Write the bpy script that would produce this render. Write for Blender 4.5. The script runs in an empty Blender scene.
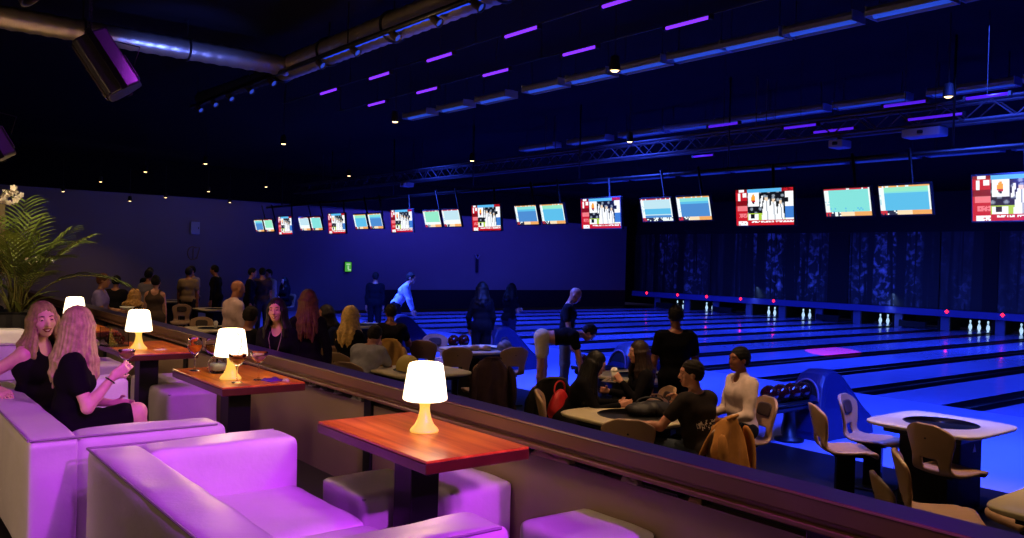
import bpy, bmesh, math, random
import numpy as np
from mathutils import Vector, Matrix, Euler
C = bpy.context.scene.collection
PI = math.pi
RNG = random.Random(7)
LF = 0.44      # lounge floor level above the lanes
ORD = ['first','second','third','fourth','fifth','sixth','seventh','eighth','ninth','tenth','eleventh','twelfth','thirteenth','fourteenth','fifteenth','sixteenth','seventeenth','eighteenth','nineteenth','twentieth']

def lin(h):
    h = h.lstrip('#'); out = []
    for i in (0, 2, 4):
        c = int(h[i:i+2], 16)/255
        out.append(c/12.92 if c <= 0.04045 else ((c+0.055)/1.055)**2.4)
    return tuple(out)+(1.0,)

MATS = {}
def mat(name, col, rough=0.5, metal=0.0, emit=None, es=0.0, noise=0.0, nscale=8.0, bump=0.0, bscale=40.0, coat=0.0, trans=0.0, ior=1.45, spec=0.5, sheen=0.0):
    if name in MATS: return MATS[name]
    m = bpy.data.materials.new(name); m.use_nodes = True
    nt = m.node_tree; b = nt.nodes['Principled BSDF']
    c = lin(col) if isinstance(col, str) else tuple(col)+(1.0,)*(4-len(col))
    b.inputs['Base Color'].default_value = c
    b.inputs['Roughness'].default_value = rough
    b.inputs['Metallic'].default_value = metal
    b.inputs['IOR'].default_value = ior
    b.inputs['Specular IOR Level'].default_value = spec
    b.inputs['Coat Weight'].default_value = coat
    b.inputs['Transmission Weight'].default_value = trans
    b.inputs['Sheen Weight'].default_value = sheen
    if emit:
        b.inputs['Emission Color'].default_value = lin(emit) if isinstance(emit, str) else tuple(emit)+(1.0,)
        b.inputs['Emission Strength'].default_value = es
    tc = None
    if noise or bump:
        tc = nt.nodes.new('ShaderNodeTexCoord')
    if noise:
        n = nt.nodes.new('ShaderNodeTexNoise'); n.inputs['Scale'].default_value = nscale; n.inputs['Detail'].default_value = 5
        nt.links.new(tc.outputs['Object'], n.inputs['Vector'])
        r = nt.nodes.new('ShaderNodeValToRGB')
        r.color_ramp.elements[0].position = 0.3; r.color_ramp.elements[1].position = 0.7
        r.color_ramp.elements[0].color = tuple(x*(1-noise) for x in c[:3])+(1,)
        r.color_ramp.elements[1].color = tuple(min(1, x*(1+noise*0.5)) for x in c[:3])+(1,)
        nt.links.new(n.outputs['Fac'], r.inputs['Fac']); nt.links.new(r.outputs['Color'], b.inputs['Base Color'])
    if bump:
        n = nt.nodes.new('ShaderNodeTexNoise'); n.inputs['Scale'].default_value = bscale; n.inputs['Detail'].default_value = 4
        nt.links.new(tc.outputs['Object'], n.inputs['Vector'])
        bp = nt.nodes.new('ShaderNodeBump'); bp.inputs['Strength'].default_value = bump; bp.inputs['Distance'].default_value = 0.02
        nt.links.new(n.outputs['Fac'], bp.inputs['Height']); nt.links.new(bp.outputs['Normal'], b.inputs['Normal'])
    MATS[name] = m
    return m

def thing(name, label, cat, loc=(0,0,0), rz=0.0, group=None):
    o = bpy.data.objects.new(name, None); C.objects.link(o)
    o.empty_display_size = 0.1
    o.location = loc; o.rotation_euler = (0, 0, rz)
    o['label'] = label; o['category'] = cat
    if group: o['group'] = group
    return o

def tag(o, label, cat, group=None):
    o['label'] = label; o['category'] = cat
    if group: o['group'] = group
    return o

def struct(o):
    o['kind'] = 'structure'; return o

def link(name, me, parent=None, mats=(), smooth=False):
    for m in mats: me.materials.append(m)
    o = bpy.data.objects.new(name, me); C.objects.link(o)
    if parent is not None: o.parent = parent
    if smooth:
        me.polygons.foreach_set('use_smooth', [True]*len(me.polygons))
    return o

def dup(root, loc, rz=None, label=None, group=None):
    r = root.copy(); C.objects.link(r); r.location = loc
    if rz is not None: r.rotation_euler = (0, 0, rz)
    if label: r['label'] = label
    if group: r['group'] = group
    for ch in list(root.children):
        c = ch.copy(); C.objects.link(c); c.parent = r
        for g in list(ch.children):
            d = g.copy(); C.objects.link(d); d.parent = c
    return r

class MB:
    def __init__(s): s.v = []; s.f = []; s.m = []
    def quadgrid(s, pts, nu, nv, closed_u=False, mi=0):
        b = len(s.v); s.v += [tuple(p) for p in pts]
        for j in range(nv-1):
            for i in range(nu if closed_u else nu-1):
                i2 = (i+1) % nu
                s.f.append((b+j*nu+i, b+j*nu+i2, b+(j+1)*nu+i2, b+(j+1)*nu+i)); s.m.append(mi)
    def box(s, c, d, mi=0, rot=None):
        b = len(s.v); c = Vector(c)
        for z in (-1, 1):
            for y in (-1, 1):
                for x in (-1, 1):
                    p = Vector((x*d[0]/2, y*d[1]/2, z*d[2]/2))
                    if rot is not None: p = rot @ p
                    s.v.append(tuple(c+p))
        for q in ((0,2,3,1),(4,5,7,6),(0,1,5,4),(2,6,7,3),(0,4,6,2),(1,3,7,5)):
            s.f.append(tuple(b+i for i in q)); s.m.append(mi)
    def tube(s, pts, r, n=8, mi=0, caps=True):
        pts = [Vector(p) for p in pts]; N = len(pts)
        rs = r if isinstance(r, (list, tuple)) else [r]*N
        b = len(s.v)
        up = Vector((0, 0, 1)); prev = None
        for i, p in enumerate(pts):
            t = (pts[min(i+1, N-1)]-pts[max(i-1, 0)]).normalized()
            if prev is None:
                a = t.cross(up if abs(t.z) < 0.95 else Vector((1, 0, 0))).normalized()
            else:
                a = (prev - t*prev.dot(t)).normalized()
            prev = a; q = t.cross(a)
            for k in range(n):
                an = 2*PI*k/n
                s.v.append(tuple(p+(a*math.cos(an)+q*math.sin(an))*rs[i]))
        for i in range(N-1):
            for k in range(n):
                k2 = (k+1) % n
                s.f.append((b+i*n+k, b+i*n+k2, b+(i+1)*n+k2, b+(i+1)*n+k)); s.m.append(mi)
        if caps:
            s.f.append(tuple(b+k for k in range(n))[::-1]); s.m.append(mi)
            s.f.append(tuple(b+(N-1)*n+k for k in range(n))); s.m.append(mi)
    def lathe(s, prof, n=24, c=(0,0,0), mi=0, cap0=True, cap1=True):
        b = len(s.v)
        for r, z in prof:
            for k in range(n):
                a = 2*PI*k/n
                s.v.append((c[0]+r*math.cos(a), c[1]+r*math.sin(a), c[2]+z))
        N = len(prof)
        for i in range(N-1):
            for k in range(n):
                k2 = (k+1) % n
                s.f.append((b+i*n+k, b+i*n+k2, b+(i+1)*n+k2, b+(i+1)*n+k)); s.m.append(mi)
        if cap0 and prof[0][0] > 1e-4: s.f.append(tuple(b+k for k in range(n))[::-1]); s.m.append(mi)
        if cap1 and prof[-1][0] > 1e-4: s.f.append(tuple(b+(N-1)*n+k for k in range(n))); s.m.append(mi)
    def build(s, name, mats, parent=None, smooth=False, bevel=0, bseg=2, sub=0):
        me = bpy.data.meshes.new(name)
        me.from_pydata(s.v, [], s.f); me.update()
        if not isinstance(mats, (list, tuple)): mats = [mats]
        o = link(name, me, parent, mats, smooth)
        me.polygons.foreach_set('material_index', s.m)
        bm = bmesh.new(); bm.from_mesh(me)
        bmesh.ops.remove_doubles(bm, verts=bm.verts, dist=1e-5)
        bmesh.ops.recalc_face_normals(bm, faces=bm.faces)
        bm.to_mesh(me); bm.free()
        if bevel:
            md = o.modifiers.new('b', 'BEVEL'); md.width = bevel; md.segments = bseg; md.limit_method = 'ANGLE'; md.angle_limit = 0.6
        if sub:
            md = o.modifiers.new('s', 'SUBSURF'); md.levels = sub; md.render_levels = sub
        return o

def box(name, c, d, m, parent=None, bevel=0.0, bseg=2, rot=None):
    b = MB(); b.box(c, d, 0, rot); return b.build(name, m, parent, bevel=bevel, bseg=bseg)

def tube(name, pts, r, m, parent=None, n=8):
    b = MB(); b.tube(pts, r, n); return b.build(name, m, parent, smooth=(n > 6))

def lathe(name, prof, m, parent=None, n=24, c=(0,0,0), cap0=True, cap1=True):
    b = MB(); b.lathe(prof, n, c, 0, cap0, cap1); o = b.build(name, m, parent, smooth=True)
    return o

def softbox(name, c, d, r, m, parent=None, seg=14, puff=0.01, wr=0.004, seed=0, seam=None, wrf=1.0):
    """rounded, slightly puffed and creased upholstered block"""
    bm = bmesh.new(); bmesh.ops.create_cube(bm, size=1.0)
    bmesh.ops.subdivide_edges(bm, edges=bm.edges, cuts=seg, use_grid_fill=True)
    me = bpy.data.meshes.new(name); rr = random.Random(seed)
    ph = [rr.uniform(0, 6.28) for _ in range(8)]
    hx, hy, hz = d[0]/2, d[1]/2, d[2]/2
    for v in bm.verts:
        p = Vector((v.co.x*d[0], v.co.y*d[1], v.co.z*d[2]))
        q = Vector((max(-hx+r, min(hx-r, p.x)), max(-hy+r, min(hy-r, p.y)), max(-hz+r, min(hz-r, p.z))))
        # warp the grid so that the border cells fall on the rounding
        e = p-q
        n = e.normalized() if e.length > 1e-6 else Vector((0, 0, 0))
        p = q+n*min(r, e.length) if e.length > 1e-6 else p
        # puff
        fx = 1-(p.x/hx)**2; fy = 1-(p.y/hy)**2; fz = 1-(p.z/hz)**2
        a = Vector((p.x/hx, p.y/hy, p.z/hz)); mx = max(abs(a.x), abs(a.y), abs(a.z))
        if mx > 0.9:
            ax = max(range(3), key=lambda k: abs(a[k]))
            o2 = [k for k in range(3) if k != ax]
            f = [fx, fy, fz]
            g = max(0, f[o2[0]])*max(0, f[o2[1]])
            w = math.sin(p.x*9*wrf+ph[0]+2*math.sin(p.y*5*wrf+ph[1]))*math.sin(p.z*8*wrf+p.y*7*wrf+ph[2]) + 0.5*math.sin(p.y*23*wrf+p.x*8+ph[3]+1.5*math.sin(p.z*11+p.x*7+ph[4]))
            p[ax] += math.copysign(puff*g+wr*w, a[ax])
        v.co = p+Vector(c)
    bm.to_mesh(me); bm.free()
    o = link(name, me, parent, [m], True)
    md = o.modifiers.new('s', 'SUBSURF'); md.levels = 1; md.render_levels = 1
    return o

# ------------------------------------------------------------- distance-field modelling
def cone(a, b, ra, rb=None, k=0.02): return ('c', np.array(a, float), np.array(b, float), ra, ra if rb is None else rb, k, 1)
def ell(c, r, k=0.02, R=None): return ('e', np.array(c, float), np.array(r, float), R, None, k, 1)
def sub(p, k=None):
    p = list(p); p[6] = -1
    if k is not None: p[5] = k
    return tuple(p)

def prim_bounds(p):
    if p[0] == 'c':
        r = max(p[3], p[4]); return np.minimum(p[1], p[2])-r, np.maximum(p[1], p[2])+r
    r = float(np.max(p[2])) if p[3] is not None else p[2]
    return p[1]-r, p[1]+r

def prim_dist(p, X, Y, Z):
    if p[0] == 'c':
        a, b, ra, rb = p[1:5]
        d = b-a; L = max(float(d@d), 1e-9)
        t = np.clip(((X-a[0])*d[0]+(Y-a[1])*d[1]+(Z-a[2])*d[2])/L, 0, 1)
        return np.sqrt((X-a[0]-t*d[0])**2+(Y-a[1]-t*d[1])**2+(Z-a[2]-t*d[2])**2)-(ra+(rb-ra)*t)
    c, r, R = p[1], p[2], p[3]
    x, y, z = X-c[0], Y-c[1], Z-c[2]
    if R is not None:
        x, y, z = (R[0,0]*x+R[1,0]*y+R[2,0]*z), (R[0,1]*x+R[1,1]*y+R[2,1]*z), (R[0,2]*x+R[1,2]*y+R[2,2]*z)
    k0 = np.sqrt((x/r[0])**2+(y/r[1])**2+(z/r[2])**2)
    k1 = np.sqrt((x/r[0]**2)**2+(y/r[1]**2)**2+(z/r[2]**2)**2)
    return k0*(k0-1)/np.maximum(k1, 1e-6)

def sdf_mesh(name, prims, h, cuts=(), disp=None):
    los, his = zip(*[prim_bounds(p) for p in prims if p[6] > 0])
    lo = np.min(los, 0)-4*h; hi = np.max(his, 0)+4*h
    n = np.ceil((hi-lo)/h).astype(int)+1
    D = np.full(tuple(n), 0.5, np.float32)
    ax = [lo[i]+h*np.arange(n[i]) for i in range(3)]
    for p in prims:
        a, b = prim_bounds(p); k = p[5]; mg = k+3*h
        i0 = np.clip(np.floor((a-mg-lo)/h).astype(int), 0, n-1); i1 = np.clip(np.ceil((b+mg-lo)/h).astype(int)+1, 0, n)
        if np.any(i1 <= i0): continue
        sl = tuple(slice(i0[i], i1[i]) for i in range(3))
        X = ax[0][sl[0]][:, None, None].astype(np.float32); Y = ax[1][sl[1]][None, :, None].astype(np.float32); Z = ax[2][sl[2]][None, None, :].astype(np.float32)
        q = prim_dist(p, X, Y, Z).astype(np.float32); d = D[sl]
        if p[6] > 0:
            g = np.maximum(k-np.abs(d-q), 0)/k
            D[sl] = np.minimum(d, q)-g*g*k*0.25
        else:
            q = -q
            g = np.maximum(k-np.abs(d-q), 0)/k
            D[sl] = np.maximum(d, q)+g*g*k*0.25
    X, Y, Z = ax[0][:, None, None].astype(np.float32), ax[1][None, :, None].astype(np.float32), ax[2][None, None, :].astype(np.float32)
    if disp is not None: D += disp(X, Y, Z).astype(np.float32)
    for (pt, nm) in cuts:       # keep the side the normal points away from
        D = np.maximum(D, (X-pt[0])*nm[0]+(Y-pt[1])*nm[1]+(Z-pt[2])*nm[2]).astype(np.float32)
    S = D < 0
    cn = np.zeros(tuple(n-1), np.int8)
    for i in (0, 1):
        for j in (0, 1):
            for k in (0, 1): cn += S[i:n[0]-1+i, j:n[1]-1+j, k:n[2]-1+k]
    act = (cn > 0) & (cn < 8)
    I = np.argwhere(act); N = len(I)
    ids = np.full(tuple(n-1), -1, np.int32); ids[act] = np.arange(N)
    acc = np.zeros((N, 3)); cnt = np.zeros(N)
    for a in range(3):
        b, c = [(1, 2), (0, 2), (0, 1)][a]
        for u in (0, 1):
            for v in (0, 1):
                o = np.zeros(3, int); o[b] = u; o[c] = v
                o2 = o.copy(); o2[a] = 1
                d0 = D[tuple((I+o).T)]; d1 = D[tuple((I+o2).T)]
                m = (d0 < 0) != (d1 < 0)
                t = np.where(m, d0/np.where(m, d0-d1, 1), 0)
                e = np.zeros((N, 3)); e += o; e[:, a] += t
                acc += e*m[:, None]; cnt += m
    V = (I+acc/np.maximum(cnt, 1)[:, None])*h+lo
    F = []
    for a in range(3):
        b, c = [(1, 2), (2, 0), (0, 1)][a]
        sl0 = [slice(None)]*3; sl1 = [slice(None)]*3
        sl0[a] = slice(0, n[a]-1); sl1[a] = slice(1, n[a])
        s0 = S[tuple(sl0)]; s1 = S[tuple(sl1)]
        ch = s0 != s1
        E = np.argwhere(ch)
        ok = (E[:, b] > 0) & (E[:, c] > 0) & (E[:, b] < n[b]-1) & (E[:, c] < n[c]-1)
        E = E[ok]; pos = s0[tuple(E.T)]
        eb = np.zeros(3, int); eb[b] = 1; ec = np.zeros(3, int); ec[c] = 1
        q = np.stack([ids[tuple((E-eb-ec).T)], ids[tuple((E-ec).T)], ids[tuple(E.T)], ids[tuple((E-eb).T)]], 1)
        q[~pos] = q[~pos][:, ::-1]
        F.append(q)
    F = np.concatenate(F)
    F = F[(F >= 0).all(1)]
    me = bpy.data.meshes.new(name)
    me.vertices.add(N); me.vertices.foreach_set('co', V.astype(np.float32).ravel())
    me.loops.add(len(F)*4); me.loops.foreach_set('vertex_index', F.astype(np.int32).ravel())
    me.polygons.add(len(F)); me.polygons.foreach_set('loop_start', np.arange(0, len(F)*4, 4, dtype=np.int32))
    me.polygons.foreach_set('use_smooth', np.ones(len(F), bool))
    me.update(calc_edges=True); me.validate()
    return me, V, F

def sdf_obj(name, prims, h, m, parent, cuts=(), disp=None, matfn=None):
    me, V, F = sdf_mesh(name, prims, h, cuts, disp)
    mats = m if isinstance(m, (list, tuple)) else [m]
    o = link(name, me, parent, mats)
    if matfn is not None:
        me.polygons.foreach_set('material_index', matfn(V[F].mean(1)).astype(np.int32))
    return o

def folds(amp, f=18.0, seed=0.0):
    return lambda X, Y, Z: amp*np.sin(f*Z+4*np.sin(f*0.45*X+seed)+3*np.sin(f*0.4*Y+seed*2))*np.sin(f*0.5*X+f*0.35*Y+seed)
# ------------------------------------------------------------- people
SKIN = {'fair': '#c98f78', 'light': '#b98068', 'tan': '#9a6248', 'brown': '#7d4a34', 'pale': '#d8a896'}
def skinm(k): return mat('skin_'+k, SKIN[k], 0.45, noise=0.08, nscale=30)
LIP = lambda: mat('lips', '#8e3d3f', 0.35)
BROW = lambda: mat('brows', '#3a271c', 0.7)
def V3(*a): return np.array(a, float)
def unit(v): v = np.array(v, float); return v/np.linalg.norm(v)
def rotm(yaw=0, pitch=0, roll=0):
    """yaw>0 turns to the person's left, pitch>0 bows forward, roll>0 leans to the right"""
    m = Euler((math.radians(-pitch), math.radians(roll), math.radians(yaw)), 'YXZ').to_matrix()
    e = Matrix.Rotation(math.radians(yaw), 3, 'Z') @ Matrix.Rotation(math.radians(-pitch), 3, 'X') @ Matrix.Rotation(math.radians(roll), 3, 'Y')
    return np.array(e)

def hand_prims(w, d, n, curl=0.6, spread=0.10, thumb=1, fr=0.0085, s=1.0, k=0.006, grip=None):
    """w wrist, d finger direction, n palm normal (the side the fingers close to); thumb = +1/-1 side"""
    d = unit(d); n = unit(n-d*np.dot(n, d)); sd = np.cross(d, n)*thumb
    P = []
    pc = w+d*0.05*s
    for off in (-0.026, -0.009, 0.009, 0.026):
        P.append(cone(w+d*0.012*s+sd*off*0.7*s, w+d*0.088*s+sd*off*s, 0.017*s, 0.0135*s, 0.016*s))
    for i, (off, L) in enumerate(((0.029, 0.070), (0.0098, 0.080), (-0.0098, 0.075), (-0.029, 0.058))):
        a = w+d*0.092*s+sd*off*s; ang = 0.25*curl; L *= s
        prev = a; fdir = unit(d+sd*off*spread*20)
        for j, fl in enumerate((0.45, 0.31, 0.24)):
            ang += curl*(0.55+0.12*i)*(1.0 if j else 0.6)
            q = prev+(fdir*math.cos(ang)+n*math.sin(ang))*L*fl
            P.append(cone(prev, q, fr*s*(1-0.08*j), fr*s*(0.93-0.08*j), k)); prev = q
    t0 = w+d*0.03*s+sd*0.026*s; t1 = t0+unit(d*0.55+sd*0.75+n*0.35)*0.042*s; t2 = t1+unit(d*0.85+sd*0.15+n*(0.3+0.4*curl))*0.034*s
    P += [cone(t0, t1, 0.0135*s, 0.0105*s, 0.010), cone(t1, t2, 0.0105*s, 0.009*s, k)]
    return P

def person(name, label, loc, face, look, pose, vox=0.012, group=None, s=1.0):
    """look: skin, female, hair(style,colour,len), top(style,colour), bottom(style,colour), shoes
       pose: hp(height of pelvis), lean, side, twist, head(yaw,pitch,roll), larm/rarm = (dir1,dir2[,handdir,palm,curl]), lleg/rleg = (dir1,dir2)"""
    root = thing('person' if not name else name, label, 'person', loc, math.radians(face-90), group)
    fem = look.get('female', False)
    g = pose.get
    if 'seat_h' in pose: pose['hp'] = pose['seat_h']/s+0.165
    P = V3(0, g('py', 0), g('hp', 0.955))
    R = rotm(g('twist', 0), g('lean', 0), g('side', 0))
    def T(x, y, z): return P+R@V3(x, y, z)
    sw = 0.155 if fem else 0.185
    hw = 0.085
    nb = T(0, -0.01, 0.475)
    Rh = rotm(*g('head', (0, 0, 0)))
    # the head rides on the neck
    neckdir = unit(R@V3(0, 0.25, 1)*0.6+Rh@V3(0, 0.1, 1)*0.4)
    hc = nb+neckdir*0.105+Rh@V3(0, 0.012, 0.055)
    def H(x, y, z): return hc+Rh@V3(x, y, z)
    big = vox > 0.0095
    fr = max(0.0085, 0.72*vox)
    B = []
    # trunk
    B += [cone(T(-0.065, -0.02, -0.03), T(0.065, -0.02, -0.03), 0.115 if fem else 0.108, None, 0.05),
          cone(T(-0.05, 0, 0.13), T(0.05, 0, 0.13), 0.085 if fem else 0.10, None, 0.06),
          cone(T(-0.075, 0, 0.30), T(0.075, 0, 0.30), 0.10 if fem else 0.115, None, 0.06),
          cone(T(-sw+0.045, -0.015, 0.405), T(sw-0.045, -0.015, 0.405), 0.060 if fem else 0.066, None, 0.05)]
    if g('belly'): B.append(ell(T(0, 0.05, 0.10), V3(0.13, 0.12, 0.14)*g('belly'), 0.05, R))
    bust = []
    if fem:
        for sx in (-1, 1): bust.append(cone(T(sx*0.072, 0.075, 0.275), T(sx*0.06, 0.06, 0.33), 0.052, 0.04, 0.04))
        B += bust
    B += [cone(T(-0.05, -0.02, 0.435), T(0.05, -0.02, 0.435), 0.05, None, 0.04), cone(nb-neckdir*0.03, hc+Rh@V3(0, -0.015, -0.05), 0.054 if not fem else 0.047, 0.05 if not fem else 0.043, 0.03)]
    # head
    B += [ell(H(0, -0.012, 0.028), V3(0.074, 0.093, 0.088), 0.02, Rh), ell(H(0, 0.022, -0.03), V3(0.060, 0.068, 0.082), 0.03, Rh),
          ell(H(0, 0.062, -0.088), V3(0.026, 0.022, 0.022), 0.03, Rh)]
    for sx in (-1, 1):
        B.append(ell(H(sx*0.075, -0.012, -0.012), V3(0.010, 0.02, 0.032), 0.010, Rh))
        B.append(ell(H(sx*0.038, 0.062, -0.025), V3(0.022, 0.018, 0.02), 0.02, Rh))
    B.append(ell(H(0, 0.073, 0.036), V3(0.05, 0.014, 0.012), 0.02, Rh))
    eyer = []
    for sx in (-1, 1): eyer.append(sub(ell(H(sx*0.031, 0.092, 0.010), V3(0.018, 0.014, 0.012), 0.012, Rh)))
    B += eyer
    B += [cone(H(0, 0.083, 0.018), H(0, 0.106, -0.026), 0.0075, 0.011, 0.012), ell(H(0, 0.098, -0.031), V3(0.016, 0.012, 0.009), 0.008, Rh)]
    smile = g('smile', 0)
    B += [ell(H(0, 0.083, -0.057), V3(0.024+0.006*smile, 0.010, 0.006), 0.006, Rh), ell(H(0, 0.081, -0.068), V3(0.021+0.006*smile, 0.010, 0.007), 0.006, Rh)]
    if smile: B.append(sub(ell(H(0, 0.094, -0.0625), V3(0.023, 0.012, 0.0065), 0.004, Rh)))
    # arms
    arms = []
    lean_dirs = {}
    for sx, key in ((-1, 'larm'), (1, 'rarm')):
        sh = T(sx*(sw-0.010), -0.015, 0.392)
        ad = g(key) or (V3(sx*0.12, 0.02, -1), V3(sx*0.03, 0.14, -1))
        d1, d2 = unit(ad[0]), unit(ad[1])
        el = sh+d1*0.285; wr = el+d2*0.245
        d3 = unit(ad[2]) if len(ad) > 2 and ad[2] is not None else d2
        pn = V3(*ad[3]) if len(ad) > 3 and ad[3] is not None else V3(-sx, 0.2, 0)
        curl = ad[4] if len(ad) > 4 else 0.45
        th = ad[5] if len(ad) > 5 else (1 if np.dot(np.cross(d3, unit(pn-d3*np.dot(pn, d3))), V3(0, 1, 0.3)) > 0 else -1)
        f = 0.88 if fem else 1.0
        B += [cone(sh, el, 0.052*f, 0.040*f, 0.03), cone(el, el+(wr-el)*0.35, 0.040*f, 0.038*f, 0.02), cone(el+(wr-el)*0.35, wr, 0.038*f, 0.026*f, 0.02)]
        B += hand_prims(wr, d3, pn, curl, thumb=th, fr=fr, s=0.92 if fem else 1.0, k=0.006 if not big else 0.004)
        arms.append((sh, el, wr, d3, sx))
    legs = []
    for sx, key in ((-1, 'lleg'), (1, 'rleg')):
        hp = T(sx*hw, 0, -0.05)
        ld = g(key) or (V3(sx*0.03, 0.0, -1), V3(0, -0.03, -1))
        d1, d2 = unit(ld[0]), unit(ld[1])
        kn = hp+d1*0.42; an = kn+d2*0.40
        fd = unit(ld[2]) if len(ld) > 2 else unit(V3(sx*0.15, 1, 0))
        B += [cone(hp, kn, 0.088, 0.056, 0.04), cone(kn, kn+(an-kn)*0.3, 0.055, 0.056, 0.03), cone(kn+(an-kn)*0.3, an, 0.056, 0.037, 0.03),
              cone(an-fd*0.03+V3(0, 0, -0.045), an+fd*0.13+V3(0, 0, -0.052), 0.034, 0.026, 0.03)]
        legs.append((hp, kn, an, fd))
    sk = skinm(look.get('skin', 'light'))
    near = vox < 0.0095
    body = sdf_obj('body', B, vox, [sk], root)
    ew = mat('eye_white', '#b9b0a8', 0.25); ei = mat('iris', '#1c120d', 0.15)
    if look.get('eyes', vox < 0.0125):
        lids = []
        for sx in (-1, 1):
            b = MB(); r_ = 0.0115; prof = [(0.0, -r_)]+[(r_*math.sin(a), -r_*math.cos(a)) for a in np.linspace(0.3, PI-0.3, 9)]+[(0.0, r_)]
            b.lathe(prof, 14)
            for i in range(len(b.f)):
                zc = sum(b.v[v][2] for v in b.f[i])/len(b.f[i])
                b.m[i] = 1 if zc > 0.0075 else 0
            o = b.build('eye', [ew, ei], body, smooth=True)
            o.location = Vector(H(sx*0.031, 0.0755, 0.009))
            o.rotation_euler = (Matrix(Rh.tolist()) @ Matrix.Rotation(-PI/2, 3, 'X')).to_euler()
            if near:
                sdf_obj('eyelid', [ell(H(sx*0.031, 0.0755, 0.009), V3(0.0145, 0.0132, 0.0132), 0.003, Rh), sub(ell(H(sx*0.031, 0.094, 0.0075), V3(0.0130, 0.014, 0.0062 if not smile else 0.0052), 0.002, Rh))], 0.0024, sk, body)
        if near:
            br = MB()
            for sx in (-1, 1):
                br.tube([H(sx*0.014, 0.0895, 0.030), H(sx*0.030, 0.0875, 0.0345), H(sx*0.048, 0.0755, 0.030)], [0.0028, 0.0036, 0.0015], 6)
            br.build('eyebrows', BROW(), body, smooth=True)
            up_, lo_ = 0.0, 0.0
            g_ = 0.0045*smile; c_ = 0.007*smile; wx = 0.023+0.005*smile
            sdf_obj('lips', [cone(H(-wx, 0.0825, -0.0615+c_), H(-0.006, 0.0925, -0.0585+g_), 0.0022, 0.0042, 0.004), cone(H(-0.006, 0.0925, -0.0585+g_), H(0.006, 0.0925, -0.0585+g_), 0.0042, None, 0.004), cone(H(0.006, 0.0925, -0.0585+g_), H(wx, 0.0825, -0.0615+c_), 0.0042, 0.0022, 0.004),
                             cone(H(-wx, 0.0825, -0.0630+c_), H(-0.008, 0.0905, -0.0670-g_), 0.0022, 0.0050, 0.004), cone(H(-0.008, 0.0905, -0.0670-g_), H(0.008, 0.0905, -0.0670-g_), 0.0050, None, 0.004), cone(H(0.008, 0.0905, -0.0670-g_), H(wx, 0.0825, -0.0630+c_), 0.0050, 0.0022, 0.004)], 0.0024, LIP(), body)
    if smile and near:
        b = MB(); pts = []
        for j in range(4):
            for i in range(9):
                a = (i/8-0.5)*1.25; x = 0.023*math.sin(a)/math.sin(0.625); pts.append(tuple(H(x, 0.0895-0.010*(x/0.026)**2, -0.0575-0.0033*j+0.007*(x/0.026)**2)))
        b.quadgrid(pts, 9, 4); b.build('teeth', mat('teeth', '#e0d8d0', 0.25), body, smooth=True)
    # hair
    hs = look.get('hair')
    if hs:
        st, hcol = hs[0], hs[1]
        L = hs[2] if len(hs) > 2 else 0.3
        hm = mat('hair_'+hcol.strip('#'), hcol, 0.55 if st not in ('short', 'bun') else 0.8, noise=0.40, nscale=30, spec=0.3)
        hv = max(vox*0.9, 0.0055)
        HP = [ell(H(0, -0.02, 0.036), V3(0.085, 0.100, 0.094), 0.02, Rh)]
        face = [sub(ell(H(0, 0.085, -0.035), V3(0.078, 0.066, 0.098), 0.012, Rh))]
        if st == 'short':
            HP += [ell(H(0, -0.05, 0.0), V3(0.078, 0.066, 0.075), 0.03, Rh)]
            face += [sub(ell(H(sx*0.085, 0.0, -0.035), V3(0.022, 0.035, 0.04), 0.01, Rh)) for sx in (-1, 1)]
            face += [sub(ell(H(0, 0.0, -0.115), V3(0.11, 0.14, 0.06), 0.012, Rh))]
            sdf_obj('hair', HP+face, hv, hm, root, disp=lambda X, Y, Z: 0.0028*np.sin(120*X+30*np.sin(20*Z))*np.sin(110*Y+40*Z)+0.0015*np.sin(170*Z+60*X))
        elif st == 'bun':
            HP += [ell(H(0, -0.05, 0.0), V3(0.078, 0.066, 0.075), 0.03, Rh), ell(H(0, -0.085, 0.105), V3(0.042, 0.042, 0.04), 0.02, Rh)]
            face += [sub(ell(H(0, 0.01, -0.115), V3(0.11, 0.14, 0.06), 0.012, Rh))]
            sdf_obj('hair', HP+face, hv, hm, root)
        else:
            rr = random.Random(int(L*1000)+len(hcol))
            nst = hs[3] if len(hs) > 3 else 15
            rad = 0.030 if nst < 22 else 0.020
            wav = hs[4] if len(hs) > 4 else 0.010
            for i in range(nst):
                th = math.radians(48+264*i/(nst-1))          # 0 = front, through the back
                ux, uy = math.sin(th), math.cos(th)
                p0 = H(ux*0.060, -0.018+uy*0.070, 0.055); p1 = H(ux*0.083, -0.018+uy*0.090, 0.0); p2 = H(ux*0.088, -0.022+uy*0.088, -0.085)
                back = max(0, -uy)
                Li = L*(0.86+0.2*rr.random())
                # below the jaw the strands hang straight down, resting on the shoulders and back
                dn = V3(0, 0, -1)*0.75+(R@V3(0, 0, -1))*0.25
                out = R@V3(ux*0.05, -0.035*back-0.02+0.07*max(0, uy), 0)
                p3 = p2+dn*Li*0.45+out*0.8+V3(wav*math.sin(i*2.1), wav*math.cos(i*1.7), 0)
                p4 = p2+dn*Li*0.78+out*0.9+V3(-wav*math.sin(i*1.3), wav*math.cos(i*2.3), 0)
                p5 = p2+dn*Li+out*(0.9)+V3(wav*math.sin(i*2.9)*1.4, wav*math.sin(i), 0)
                kk = 0.012 if nst > 22 else 0.02
                HP += [cone(p0, p1, rad*0.8, rad, kk), cone(p1, p2, rad, rad, kk), cone(p2, p3, rad, rad*0.9, kk), cone(p3, p4, rad*0.95, rad*0.85, kk), cone(p4, p5, rad*0.85, rad*0.30, kk)]
            # keep the face clear
            fc = [sub(ell(H(0, 0.115, -0.032), V3(0.066, 0.085, 0.118), 0.010, Rh))]
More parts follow.
